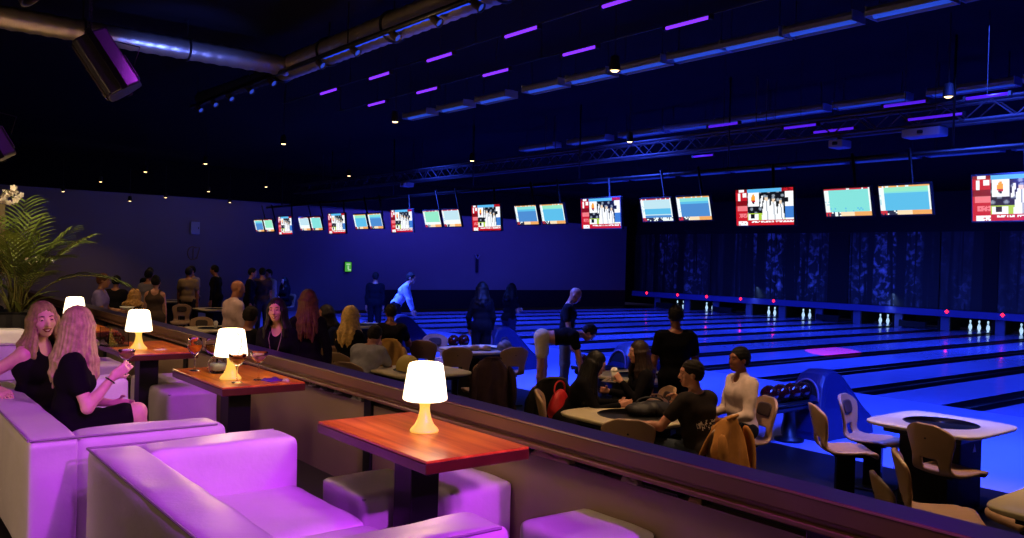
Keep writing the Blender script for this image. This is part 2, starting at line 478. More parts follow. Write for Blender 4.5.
            sdf_obj('hair', HP+fc, hv, hm, root, disp=lambda X, Y, Z: 0.0030*np.sin(30*np.arctan2(X-hc[0], Y-hc[1]+0.03)+2.2*np.sin(Z*16+5*X))+0.0012*np.sin(61*np.arctan2(X-hc[0], Y-hc[1]+0.03)-3*np.sin(Z*11)))
    # clothes
    tp = look.get('top')
    up = R@V3(0, 0, 1)
    def taper(a, b, f): return a+(b-a)*f
    if tp:
        st, tcol = tp[0], tp[1]
        tm = tp[2] if len(tp) > 2 else mat('cloth_'+tcol.strip('#'), tcol, 0.9, noise=0.18, nscale=14, spec=0.12)
        e = 0.012
        TP = [cone(T(-0.05, 0, 0.13), T(0.05, 0, 0.13), (0.085 if fem else 0.102)+e*1.3, None, 0.06),
              cone(T(-0.075, 0, 0.30), T(0.075, 0, 0.30), (0.10 if fem else 0.115)+e, None, 0.06)]
        if g('belly'): TP.append(ell(T(0, 0.05, 0.10), V3(0.145, 0.135, 0.155)*g('belly'), 0.05, R))
        for q in bust: TP.append(('c', q[1], q[2], q[3]+e, q[4]+e, q[5], 1))
        cuts = []
        hem = look.get('hem', -0.10)
        if st in ('tee', 'long', 'shirt', 'dress'):
            TP.append(cone(T(-sw+0.045, -0.015, 0.405), T(sw-0.045, -0.015, 0.405), (0.060 if fem else 0.066)+e, None, 0.05))
            for sh, el, wr, d3, sx in arms:
                f = 0.88 if fem else 1.0
                if st in ('long', 'shirt'):
                    sl = look.get('sleeve', 0.9)
                    TP += [cone(sh, el, 0.052*f+0.014, 0.040*f+0.013, 0.03), cone(el, taper(el, wr, sl), 0.040*f+0.013, 0.028*f+0.012, 0.02)]
                else:
                    TP.append(cone(sh, taper(sh, el, 0.52), 0.052*f+0.015, 0.047*f+0.017, 0.03))
            if st == 'shirt':
                TP += [cone(nb-neckdir*0.055+R@V3(-0.02, 0, 0), nb-neckdir*0.02+R@V3(-0.02, 0.0, 0), 0.062, 0.066, 0.02), cone(nb-neckdir*0.055+R@V3(0.02, 0, 0), nb-neckdir*0.02+R@V3(0.02, 0, 0), 0.062, 0.066, 0.02)]
            TP.append(sub(ell(T(0, 0.075, 0.46), V3(0.058, 0.08, 0.085 if fem else 0.055), 0.008, R)))
        else:   # sleeveless
            TP += [cone(T(sx*0.075, -0.02, 0.30), T(sx*0.075, -0.015, 0.415), 0.085, 0.068, 0.03) for sx in (-1, 1)]
            TP.append(sub(ell(T(0, 0.075, 0.47), V3(0.058, 0.085, 0.085), 0.008, R)))
        TP += [cone(T(-0.065, -0.02, -0.03), T(0.065, -0.02, -0.03), (0.115 if fem else 0.108)+e*1.2, None, 0.05)]
        if st == 'dress' or st == 'sleevedress':
            for hp, kn, an, fd in legs:
                TP.append(cone(hp, taper(hp, kn, look.get('skirt', 0.75)), 0.105, 0.085, 0.05))
        else:
            cuts.append((T(0, 0, hem), R@V3(0, 0, -1)))
        sdf_obj('dress' if st in ('dress', 'sleevedress') else 'shirt', TP, max(vox, 0.008), tm, root, cuts, disp=folds(0.0035, 24, len(label)))
    bt = look.get('bottom')
    if bt:
        st, bcol = bt[0], bt[1]
        bmx = bt[2] if len(bt) > 2 else mat('cloth_'+bcol.strip('#'), bcol, 0.9, noise=0.15, nscale=14, spec=0.12)
        BP = [cone(T(-0.065, -0.02, -0.04), T(0.065, -0.02, -0.04), (0.115 if fem else 0.108)+0.010, None, 0.05)]
        for hp, kn, an, fd in legs:
            if st == 'trousers':
                BP += [cone(hp, kn, 0.10, 0.070, 0.04), cone(kn, taper(kn, an, 0.93), 0.070, 0.055, 0.03)]
            elif st == 'shorts':
                BP += [cone(hp, taper(hp, kn, 0.5), 0.105, 0.092, 0.04)]
            elif st == 'skirt':
                BP += [cone(hp, taper(hp, kn, 0.8), 0.12, 0.15, 0.06)]
        sdf_obj({'trousers': 'trousers', 'shorts': 'shorts', 'skirt': 'skirt'}[st], BP, max(vox, 0.009), bmx, root, [(T(0, 0, 0.10), up)], disp=folds(0.004, 20, 1.3))
    if look.get('shoes', True) and not pose.get('noshoes'):
        sm = mat('shoe_leather', '#1a1414', 0.4)
        for hp, kn, an, fd in legs:
            SP = [cone(an-fd*0.035+V3(0, 0, -0.04), an+fd*0.135+V3(0, 0, -0.05), 0.045, 0.038, 0.03)]
            sdf_obj('shoe', SP, 0.012, sm, root, [(an+V3(0, 0, -0.085), V3(0, 0, -1))])
    if s != 1.0: root.scale = (s, s, s)
    return root, dict(H=H, T=T, arms=arms, legs=legs, hc=hc, Rh=Rh, R=R, body=body)

def standing(lean=0, head=(0,0,0), larm=None, rarm=None, **k):
    d = dict(hp=0.955, lean=lean, head=head, larm=larm, rarm=rarm); d.update(k); return d
def seated(lean=0, head=(0,0,0), larm=None, rarm=None, seat=0.45, **k):
    d = dict(hp=seat+0.15, seat_h=seat+0.005, lean=lean, head=head, larm=larm, rarm=rarm,
             lleg=(V3(-0.12, 1, -0.02), V3(0, 0.05, -1)), rleg=(V3(0.12, 1, -0.02), V3(0, 0.0, -1)))
    d.update(k); return d
# ------------------------------------------------------------- the hall
M_black = mat('black_paint', '#0b0a10', 0.7)
M_blackmetal = mat('black_metal', '#101014', 0.4, metal=0.3)
M_ceiling = mat('ceiling_black', '#0d0c14', 0.95, noise=0.2, nscale=2, spec=0.08)
M_settee = mat('settee_floor', '#14131c', 0.35, noise=0.2, nscale=6)
M_lounge = mat('lounge_floor', '#1b1720', 0.4, noise=0.2, nscale=5)
M_wall = mat('wall_blue_paint', '#786c7c', 0.75, noise=0.06, nscale=0.6)
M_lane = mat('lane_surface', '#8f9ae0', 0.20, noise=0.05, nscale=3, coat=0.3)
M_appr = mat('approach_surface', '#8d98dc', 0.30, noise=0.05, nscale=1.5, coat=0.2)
M_gutter = mat('gutter_black', '#0b0b16', 0.35)
M_bulk = mat('bulkhead_paint', '#4b4b9c', 0.5)
WY = 29.2; MX = 30.9; CZ = 5.0
struct(box('floor', (-3.1, 12.1, 0.12), (12.0, 40, 0.64), M_lounge))
struct(box('floor_settee', (5.76, 12.1, -0.1), (5.72, 40, 0.2), M_settee))
struct(box('floor_approach', (11.01, 12.1, -0.1), (4.78, 40, 0.2), M_appr))
struct(box('floor_under_lanes', (24.4, 12.1, -0.22), (22.0, 40, 0.2), M_gutter))
struct(box('ceiling', (12, 12.1, CZ+0.1), (48, 42, 0.2), M_ceiling))
struct(box('wall_far', (9, WY+0.1, 1.95), (42.5, 0.2, 3.9), M_wall))
struct(box('wall_far_upper', (9, WY+0.02, 4.45), (42.5, 0.36, 1.1), mat('soffit_dark', '#0b0b12', 0.9, spec=0.05)))
struct(box('trim_far', (23.5, WY-0.03, 0.395), (13.4, 0.06, 0.79), mat('dark_panel', '#0e0d18', 0.6)))
struct(box('wall_near', (9, -8.1, 2.5), (42.5, 0.2, 5.0), M_black))
struct(box('wall_lounge', (-9.1, 12, 2.5), (0.2, 41, 5.0), M_black))
struct(box('wall_pins', (33.7, 12, 2.5), (0.2, 41, 5.0), M_black))
# pale pillar beyond the palm
struct(box('wall_pillar', (0.55, 13.9, 1.54), (2.5, 0.5, 2.20), mat('cream_plaster', '#a08a66', 0.8, noise=0.1, nscale=3)))

# lanes
NL = 17
B0 = 7.53-1.7*6
for k in range(NL+1):
    y = B0+1.7*k
    if y > WY-0.3: break
    if y+1.7 < WY:
        struct(box('floor_lane', (23.2, y+0.85, -0.05), (19.6, 1.07, 0.1), M_lane))
    g = MB()
    for sy in (-1, 1):
        pts = []
        for x in (13.42, 32.6):
            for a in range(9):
                t = PI*a/8
                pts.append((x, y+sy*0.19-0.125*math.cos(t), -0.002-0.075*math.sin(t)))
        g.quadgrid(pts, 9, 2)
    g.box((23.0, y, -0.03), (19.2, 0.13, 0.052))
    struct(g.build('floor_gutter', M_gutter, smooth=True))

# masking wall with a printed forest
def forest_mat():
    m = bpy.data.materials.new('forest_print'); m.use_nodes = True; nt = m.node_tree; b = nt.nodes['Principled BSDF']
    N = nt.nodes.new; Lk = nt.links.new
    tc = N('ShaderNodeTexCoord'); sep = N('ShaderNodeSeparateXYZ'); Lk(tc.outputs['Object'], sep.inputs[0])
    def noise(sc, vx, vz, det=4, dist=0.0):
        cb = N('ShaderNodeCombineXYZ'); my = N('ShaderNodeMath'); my.operation = 'MULTIPLY'; my.inputs[1].default_value = vx; Lk(sep.outputs['Y'], my.inputs[0])
        mz = N('ShaderNodeMath'); mz.operation = 'MULTIPLY'; mz.inputs[1].default_value = vz; Lk(sep.outputs['Z'], mz.inputs[0])
        Lk(my.outputs[0], cb.inputs[1]); Lk(mz.outputs[0], cb.inputs[2])
        n = N('ShaderNodeTexNoise'); n.inputs['Scale'].default_value = sc; n.inputs['Detail'].default_value = det; n.inputs['Distortion'].default_value = dist
        Lk(cb.outputs[0], n.inputs['Vector']); return n.outputs['Fac']
    def ramp(f, p0, p1, c0=0.0, c1=1.0):
        r = N('ShaderNodeValToRGB'); r.color_ramp.elements[0].position = p0; r.color_ramp.elements[1].position = p1
        r.color_ramp.elements[0].color = (c0, c0, c0, 1); r.color_ramp.elements[1].color = (c1, c1, c1, 1); Lk(f, r.inputs['Fac']); return r.outputs['Color']
    def mul(a, c):
        x = N('ShaderNodeMix'); x.data_type = 'RGBA'; x.blend_type = 'MULTIPLY'; x.inputs[0].default_value = 1; Lk(a, x.inputs[6]); Lk(c, x.inputs[7]); return x.outputs[2]
    trunks = ramp(noise(1.0, 1.5, 0.06, 2, 0.3), 0.45, 0.53)
    thin = ramp(noise(1.0, 4.5, 0.22, 2, 0.9), 0.40, 0.47)
    leaf = ramp(noise(4.0, 1.0, 1.0, 8, 0.6), 0.50, 0.74)
    wood = ramp(noise(2.2, 1.6, 0.5, 6, 0.5), 0.35, 0.8, 0.15, 0.6)
    big = ramp(noise(0.30, 1.0, 0.6, 2), 0.42, 0.64)
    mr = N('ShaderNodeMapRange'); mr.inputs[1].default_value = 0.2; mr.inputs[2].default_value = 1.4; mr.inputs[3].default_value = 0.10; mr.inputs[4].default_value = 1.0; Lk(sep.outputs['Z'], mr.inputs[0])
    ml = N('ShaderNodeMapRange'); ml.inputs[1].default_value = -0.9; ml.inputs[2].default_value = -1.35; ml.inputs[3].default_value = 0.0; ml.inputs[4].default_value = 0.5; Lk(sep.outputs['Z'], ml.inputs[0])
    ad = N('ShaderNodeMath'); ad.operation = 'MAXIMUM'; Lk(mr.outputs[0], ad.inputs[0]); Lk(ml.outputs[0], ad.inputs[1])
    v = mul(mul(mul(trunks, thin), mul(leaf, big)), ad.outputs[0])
    v0 = mul(mul(trunks, thin), wood)
    m0 = N('ShaderNodeMix'); m0.data_type = 'RGBA'; Lk(v0, m0.inputs[0]); m0.inputs[6].default_value = lin('#0c0c12'); m0.inputs[7].default_value = lin('#565660')
    mx = N('ShaderNodeMix'); mx.data_type = 'RGBA'; Lk(v, mx.inputs[0]); Lk(m0.outputs[2], mx.inputs[6]); mx.inputs[7].default_value = lin('#d8dcf4')
    Lk(mx.outputs[2], b.inputs['Base Color']); b.inputs['Roughness'].default_value = 0.5
    return m
M_forest = forest_mat()
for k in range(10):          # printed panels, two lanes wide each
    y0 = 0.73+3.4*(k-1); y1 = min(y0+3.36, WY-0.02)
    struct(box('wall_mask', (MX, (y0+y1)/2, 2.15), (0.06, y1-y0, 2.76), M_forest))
struct(box('wall_mask_upper', (MX, 12, 4.25), (0.08, 34.2, 1.44), M_black))
for y0, y1 in ((17.8, 18.67), (12.35, 12.83)): struct(box('wall_mask_strip', (MX-0.05, (y0+y1)/2, 2.15), (0.06, y1-y0, 2.74), mat('strip_dark', '#0b0b12', 0.7)))  # dark strips added in front of the print for its dark bands
struct(box('trim_bulkhead', (MX-0.12, 12.6, 0.635), (0.2, 33.1, 0.245), M_bulk, bevel=0.02))
M_kick = mat('kickback_white', '#5a608c', 0.5)
M_pit = mat('pit_dark', '#0a0a12', 0.8)
M_red = mat('red_led', '#400808', 0.3, emit='#ff1c30', es=5)
M_pin = mat('pin_white', '#f4f6ff', 0.2, emit='#bfe8ff', es=0.9)  # emission stands in for the white pins' glow under UV
M_pinstripe = mat('pin_red', '#a01020', 0.3)
n = 0
for y in (5.4, 7.1, 8.8, 10.5, 12.26, 14.09, 15.78, 17.43, 19.05, 20.76, 22.41, 24.17, 25.84, 27.68):
    struct(box('trim_kickback', (MX+0.03, y, 0.25), (0.10, 0.30, 0.50), M_kick, bevel=0.01))
    struct(box('trim_divider', (MX+1.0, y+0.30, 0.25), (1.7, 0.05, 0.50), M_pit))
for n, y in enumerate((12.08, 13.92, 21.01, 22.67, 24.52, 26.21, 28.14)):
    t = thing('arrow_light', 'small red arrow light on the bulkhead, %s from the right' % ORD[n], 'light', (MX-0.23, y+0.02, 0.70), 0, 'red arrow lights along the bulkhead')
    t.scale = (1, 0.8, 0.8)
    b = MB()
    b.v += [(0, 0, 0.085), (0, -0.10, -0.02), (0, -0.03, -0.02), (0, -0.03, -0.085), (0, 0.03, -0.085), (0, 0.03, -0.02), (0, 0.10, -0.02)]
    b.v += [(0.03, p[1], p[2]) for p in b.v[:7]]
    b.f += [(0,1,2,5,6), (2,3,4,5), (13,12,9,8,7)[::-1], (12,11,10,9)[::-1]]; b.m += [0]*4
    for i in range(7): b.f.append((i, (i+1) % 7, 7+(i+1) % 7, 7+i)); b.m.append(0)
    b.build('arrow_lens', M_red, t)
    box('housing', (0.035, 0, 0), (0.03, 0.24, 0.2), M_black, t, bevel=0.01)

# pins
pp = [(0.026, 0), (0.033, 0.012), (0.045, 0.05), (0.0565, 0.10), (0.0605, 0.115), (0.058, 0.15), (0.046, 0.195), (0.031, 0.235), (0.0235, 0.265), (0.0245, 0.29), (0.030, 0.32), (0.0323, 0.345), (0.029, 0.366), (0.018, 0.378), (0.0, 0.381)]
b = MB(); fine = []
for i in range(len(pp)-1):
    for j in range(3): fine.append((pp[i][0]+(pp[i+1][0]-pp[i][0])*j/3, pp[i][1]+(pp[i+1][1]-pp[i][1])*j/3))
fine.append(pp[-1])
b.lathe(fine, 20)
for i, f in enumerate(b.f):
    z = sum(b.v[v][2] for v in f)/len(f)
    b.m[i] = 1 if (0.243 < z < 0.252 or 0.268 < z < 0.277) else 0
pin_src = None
def pin(x, y, lab):
    global pin_src
    if pin_src is None:
        pin_src = b.build('bowling_pin', [M_pin, M_pinstripe], smooth=True); o = pin_src
    else:
        o = pin_src.copy(); C.objects.link(o)
    o.location = (x, y, 0.0); tag(o, lab, 'bowling pin', 'bowling pins standing on the pin decks')
SP = 0.264; SY = 0.1525
spot = {1: (0, 0), 2: (1, 1), 3: (1, -1), 4: (2, 2), 5: (2, 0), 6: (2, -2), 7: (3, 3), 8: (3, 1), 9: (3, -1), 10: (3, -3)}
deck = {11.78: (4, 5), 13.48: (4, 5, 6), 16.88: (4, 5), 20.28: (2, 3), 21.98: (2, 3), 25.38: (5, 2), 27.08: (1, 3)}
names = {11.78: 'nearest lit lane at the frame edge', 13.48: 'lane with a row of three', 16.88: 'lane with a pair before the blue deck', 20.28: 'lane with the spread pair', 21.98: 'lane with the tilted pair', 25.38: 'lane left of the spread pairs', 27.08: 'farthest lane with pins'}
pos = {1: 'front', 2: 'second row left', 3: 'second row right', 4: 'third row left', 5: 'middle', 6: 'third row right', 7: 'back left corner', 8: 'back row'}
for y, L in deck.items():
    for q in L:
        pin(31.69+spot[q][0]*SP, y+spot[q][1]*SY, 'white pin on the %s, %s pin' % (names[y], pos[q]))
# lowered sweep guards on some lanes
nn = 0
for y, w in ((15.18, 'behind the near lanes'), (18.58, 'on the lane right of the magenta patch'), (22.03+1.65, 'beside the tilted pins'), (27.08, 'at the far end')):
    t = thing('sweep_guard', 'black sweep bar lowered across the deck %s' % w, 'pin sweep', (30.75, y, 0))
    box('sweep_bar', (0, 0, 0.16), (0.10, 1.0, 0.22), M_black, t, bevel=0.02)
    for sy in (-1, 1): box('sweep_arm', (0.45, sy*0.5, 0.25), (0.9, 0.03, 0.08), M_black, t, bevel=0.01)

# overhead screens
PAL = {}
def em(h, s=1.0):
    k = (h, s)
    if k not in PAL: PAL[k] = mat('screen_%s_%d' % (h.strip('#'), s*100), '#050505', 0.25, emit=h, es=s)
    return PAL[k]
def screen_mesh(w, hgt, nu, nv, paint, pal, parent):
    bm = MB(); pts = []
    for j in range(nv+1):
        for i in range(nu+1): pts.append((0, w*(0.5-i/nu), hgt*(j/nv-0.5)))
    bm.quadgrid(pts, nu+1, nv+1)
    for j in range(nv):
        for i in range(nu): bm.m[j*nu+i] = paint((i+0.5)/nu, (j+0.5)/nv)
    me = bpy.data.meshes.new('screen'); me.from_pydata(bm.v, [], bm.f); me.update()
    o = link('screen', me, parent, [em(c, 1.15) for c in pal]); me.polygons.foreach_set('material_index', bm.m)
    return o
TVP = ['#10131c', '#f2f4f6', '#c01828', '#7e0c18', '#e87880', '#58b4ea', '#54606e', '#a8c83c', '#f0a030', '#3c78c8', '#8a93a0', '#e8cdb0']
def tv_paint(seed):
    r = random.Random(seed)
    def f(u, v):
        rn = r.random()
        if u < 0.215:                                  # red side column with pale blocks
            if v > 0.94: return 1 if u > 0.05 and u < 0.15 else 3
            if v > 0.70: return (1 if 0.04 < u < 0.09 or 0.13 < u < 0.19 and v > 0.78 else 2) if v < 0.90 else 2
            if v > 0.55: return 3
            if v > 0.40: return 4 if u > 0.03 else 2
            if v > 0.34: return 2
            if v > 0.22: return 4 if 0.05 < u and rn > 0.2 else 2
            if v > 0.12: return 2
            return 1 if u > 0.04 and rn > 0.1 else 2
        if v < 0.075: return 2
        if v < 0.115: return 1 if (rn > 0.3 and u > 0.28) else 2
        if v < 0.15: return 2
        if v > 0.90: return 5 if u < 0.80 else (2 if rn > 0.4 else 3)
        if 0.22 < u < 0.41 and v > 0.52:               # white card with a small emblem
            if ((u-0.315)/0.035)**2+((v-0.73)/0.13)**2 < 1: return 8 if v > 0.70 else (2 if v > 0.65 else 0)
            return 1
        if 0.22 < u < 0.40 and v < 0.30: return 1 if not (abs(u-0.30) < 0.03 and v > 0.2) else 0
        if u > 0.86:
            if v < 0.5: return 9 if v > 0.2 else 1
            return 1 if (v < 0.62 or u > 0.92) else (0 if v < 0.74 else 1)
        bl = math.sin(u*41+seed)*math.sin(v*27+seed*2)
        for cx, tp, w in ((0.545, 0.80, 0.075), (0.665, 0.76, 0.065), (0.785, 0.70, 0.060)):
            if ((u-cx)/(w*0.42))**2+((v-tp+0.06)/0.075)**2 < 1: return 11 if v < tp-0.04 else 10
            if v < tp-0.12 and abs(u-cx) < w*(0.62+0.5*min(1, (tp-0.12-v)*2.2)): return 10 if abs(u-cx-0.01+0.05*(v-0.4)) < 0.007 else 1
        if abs(u-0.445-0.10*(v-0.5)) < 0.018 and 0.50 < v < 0.82: return 1
        if v < 0.34 and u < 0.56: return 7
        if v < 0.2: return 7
        return 0 if bl < 0.35 else (6 if bl < 0.6 else 10)
    return f
SCP = ['#7fd8d2', '#59b6e0', '#eaf4f2', '#2c2f48', '#eaa560', '#c23040', '#f4d9b4', '#4a86c8', '#8fe0c0', '#b9dbe6']
def score_paint(kind, seed):
    r = random.Random(seed)
    def f(u, v):
        rn = r.random()
        if v > 0.955: return (4 if kind in (1, 3) else 5) if rn > 0.2 else 2
        if v < 0.13:
            if u < 0.13: return 5 if rn > 0.35 else 3
            if u < 0.34: return 3 if rn > 0.35 else 2
            return (4 if u > 0.62 else 6) if kind != 2 else (2 if rn > 0.3 else 3)
        if u < 0.09: return 2 if not (0.3 < v < 0.7 and rn < 0.25) else 9
        if u > 0.95: return 2
        if kind == 0: return 0 if v > 0.30 or rn < 0.9 else 1
        if kind == 1: return 8 if v > 0.80 else (0 if v > 0.76 else 1)
        if kind == 2: return 7 if v < 0.26 else (9 if v > 0.55 else (1 if v > 0.32 else 9))
        if kind == 3: return 0 if v > 0.80 else (1 if v > 0.7 else 7)
        if kind == 4: return 9 if v > 0.4 else 2
        return 8 if v > 0.3 else 2
    return f
SX = 10.59
tvs = []
def mount(t, hgt):
    b = MB(); b.tube([(0.10, 0, 0), (0.22, 0, 0.10), (0.22, 0, 0.62)], 0.022, 8); b.build('bracket', M_blackmetal, t, smooth=True)
TVY = [4.55-0.50+3.4*k for k in range(7)]
for k, y in enumerate(TVY):
    t = thing('television', 'wide television with a red side bar showing people in white, %s from the near end' % ORD[k], 'television', (SX, y, 2.94), 0, 'televisions over the lanes')
    t.rotation_euler = (0, math.radians(-5.5), 0)
    screen_mesh(0.98, 0.53, 72, 42, tv_paint(11+k), TVP, t).location.x = -0.031
    box('casing', (0, 0, 0), (0.06, 1.02, 0.57), M_black, t, bevel=0.01)
    mount(t, 0.5)
mi = 0
kinds = [(0, 1), (2, 3), (3, 1), (5, 4), (1, 3), (4, 0), (3, 5), (1, 4)]
for k in range(7):
    yc = 5.76+3.36*k+0.03*k
    for j, y in ((0, yc+0.385), (1, yc-0.395)):
        t = thing('score_monitor', '%s score monitor with a pale %s panel, %s pair from the near end' % (('left', 'right')[j], ('green' if kinds[k][j] in (0, 5) else 'blue'), ORD[k]), 'monitor', (SX, y, 2.965), 0, 'score monitors over the lanes')
        t.rotation_euler = (0, math.radians(-15), 0)
        screen_mesh(0.655, 0.375, 30, 20, score_paint(kinds[k][j], 50+mi), SCP, t).location.x = -0.026
        box('casing', (0, 0, 0), (0.05, 0.70, 0.42), M_black, t, bevel=0.01)
        mount(t, 0.4); mi += 1
b = MB(); b.tube([(SX+0.22, -2, 3.56), (SX+0.22, 26.5, 3.56)], 0.035, 10)
for yy in (1, 4.9, 8.3, 11.7, 15.1, 18.5, 21.9, 25.3): b.tube([(SX+0.22, yy, 3.56), (SX+0.22, yy, CZ)], 0.015, 8)
tag(b.build('hanging_pipe', M_blackmetal, smooth=True), 'long black pipe above the row of screens', 'pipe')

# purple tubes hung on wires, in two rows
M_uv = mat('uv_tube', '#200040', 0.3, emit='#7a2cff', es=1.7)
M_uv2 = mat('uv_tube_dim', '#200040', 0.3, emit='#5a1ef0', es=0.9)
TB = MB(); TB.tube([(0, -0.29, 0), (0, 0.29, 0)], 0.017, 10)
def uvtube(x, y, z, lab, m, grp, L=1.0):
    t = thing('hanging_tube_light', lab, 'light', (x, y, z), 0, grp)
    tube('hanger', [(0, 0, 0.02), (0, 0, CZ-z)], 0.004, M_black, t, 5)
    o = bpy.data.objects.new('glowing_tube', uvtube.me[m.name]); C.objects.link(o); o.parent = t; o.scale = (1, L, 1)
    for s in (-1, 1):
        c = bpy.data.objects.new('end_cap', uvtube.cap); C.objects.link(c); c.parent = t; c.location = (0, s*0.30*L, 0)
    return t
uvtube.me = {}
for m in (M_uv, M_uv2):
    o = TB.build('glowing_tube', m, smooth=True); uvtube.me[m.name] = o.data; bpy.data.objects.remove(o)
o = box('end_cap', (0, 0, 0), (0.05, 0.03, 0.05), M_black); uvtube.cap = o.data; bpy.data.objects.remove(o)
Z1 = 2.5+2.04
for x, ys, nm in ((5.78, [5.7, 7.24, 8.84, 10.33, 11.87], 'upper'), (6.79, [5.78, 7.40, 9.02, 10.70, 12.2], 'lower')):
    b = MB(); b.tube([(x, 3.5, Z1+0.03), (x, 13.6, Z1+0.03)], 0.008, 6)
    for yy in (4.9, 8.1, 11.2, 13.5): b.tube([(x, yy, Z1+0.03), (x, yy, CZ)], 0.005, 6)
    tag(b.build('hanging_wire', M_blackmetal), 'thin wire carrying the %s row of purple tubes' % nm, 'wire')
    for i, yy in enumerate(ys):
        uvtube(x, yy, Z1, 'glowing purple tube, %s from the right in the %s hanging row' % (ORD[i], nm), M_uv, 'purple tubes on hanging wires')
# dimmer tubes among the truss and behind it
for i, (x, y, z, L) in enumerate(((11.45, 8.8, 4.04, 0.75), (11.42, 7.95-0.05, 4.04, 0.75), (11.1, 6.7, 4.04, 1.1), (10.95, 5.2, 4.04, 1.2), (10.5, 6.85, 4.04, 0.9), (9.7, 7.55, 4.04, 0.9), (9.88, 5.05, 4.04, 0.9), (10.05, 4.2, 4.04, 0.8), (12.3, 10.0, 4.06, 0.8))):
    uvtube(x, y, z, 'dim purple tube near the lattice truss, %s of those above the screens' % ORD[i], M_uv2, 'dim purple tubes about the truss', L)

# rows of blue troughs: shallow steel channels with a lit blue underside
M_trough = mat('trough_steel', '#7c80a0', 0.45, metal=0.2)
M_blue = mat('blue_lamp', '#061030', 0.3, emit='#2f58f0', es=0.62)
M_blue2 = mat('blue_lamp_dim', '#061030', 0.3, emit='#2444e0', es=0.5)
def trough_src(m):
    t = thing('hanging_trough_light', 'x', 'light')
    b = MB()
    pr = [(-0.13, 0.0), (-0.13, 0.05), (-0.05, 0.11), (0.05, 0.11), (0.13, 0.05), (0.13, 0.0), (0.115, 0.0), (0.115, 0.04), (0.04, 0.095), (-0.04, 0.095), (-0.115, 0.04), (-0.115, 0.0)]
    n = len(pr)
    for yy in (-0.5, 0.5): b.v += [(x, yy, z) for x, z in pr]
    for i in range(n): b.f.append((i, (i+1) % n, n+(i+1) % n, n+i)); b.m.append(0)
    b.build('channel', M_trough, t)
    b = MB(); b.tube([(0, -0.46, 0.03), (0, 0.46, 0.03)], 0.035, 10); b.build('blue_lamp', m, t, smooth=True)
    b = MB()
    for s in (-0.4, 0.4): b.tube([(0, s, 0.10), (0, s, CZ-Z1)], 0.006, 5)
    b.build('hanger', M_blackmetal, t)
    for s in (-1, 1): box('end_plate', (0, s*0.495, 0.05), (0.25, 0.012, 0.11), M_trough, t)
    return t
src = {1: trough_src(M_blue), 2: trough_src(M_blue2)}
rows = [(7.98, Z1, [3.2+0.0, 4.05, 4.98, 5.82, 6.6, 7.5, 8.45, 9.4, 10.6, 11.7, 12.8], 1, 0.80, 'overhead row nearest the lounge'),
        (12.1, Z1, [4.0, 5.25, 6.7, 8.0, 8.95, 10.1, 11.3, 12.8, 14.4], 2, 1.15, 'row above the lattice truss'),
        (18.4, Z1, [6.4, 8.1, 9.8, 11.5, 13.2, 14.9, 16.8, 18.6], 2, 1.5, 'farthest overhead row')]
for x, z, ys, kk, L, nm in rows:
    for i, yy in enumerate(ys):
        t = dup(src[kk], (x, yy, z), 0, 'blue lit trough light in the %s, %s from the right' % (nm, ORD[i]), 'blue trough lights in the ' + nm)
        t.scale = (1, L, 1)
for s in src.values():
    for ch in list(s.children): bpy.data.objects.remove(ch)
    bpy.data.objects.remove(s)

# lattice truss
M_truss = mat('truss_grey', '#3c3840', 0.5, metal=0.2)
t = thing('lattice_truss', 'long dark lattice truss running across the hall above the screens', 'truss', (11.2, 0, 0))
z0, z1 = 3.97, 4.22
for nm, dx, z in (('chord', -0.13, z0), ('chord', 0.13, z0), ('chord', -0.13, z1), ('chord', 0.13, z1)):
    tube(nm, [(dx, 1.0, z), (dx, 25.0, z)], 0.024, M_truss, t, 8)
b = MB(); i = 0; y = 1.0
while y < 24.9:
    for dx in (-0.13, 0.13):
        b.tube([(dx, y, z0 if i % 2 else z1), (dx, y+0.3, z1 if i % 2 else z0)], 0.011, 5, caps=False)
    y += 0.3; i += 1
b.build('lattice', M_truss, t)
b = MB()
for yy in (3, 8, 13, 18, 23):
    for dx in (-0.13, 0.13): b.tube([(dx, yy, z1), (dx, yy, CZ)], 0.008, 5)
b.build('hanger', M_truss, t)
for i, (x, y, z, w) in enumerate(((11.2, 18.5, 3.93, 0.28), (11.1, 5.4, 3.9, 0.5), (11.1, 6.6, 3.86, 0.22))):
    t = thing('projector', 'pale boxy fixture clamped under the lattice truss, %s' % ('far left one', 'large one near the frame edge', 'small one beside the purple tubes')[i], 'projector', (x, y, z-0.03))
    box('housing', (0, 0, 0), (0.25, w, 0.11), mat('grey_plastic', '#8a88a0', 0.5), t, bevel=0.015)
    lathe('lens', [(0.0, -0.02), (0.035, -0.02), (0.04, 0.0), (0.035, 0.02), (0.0, 0.02)], M_black, t, 14, (-0.125, 0, 0))
    box('clamp', (0, 0, 0.07), (0.05, 0.05, 0.06), M_blackmetal, t)

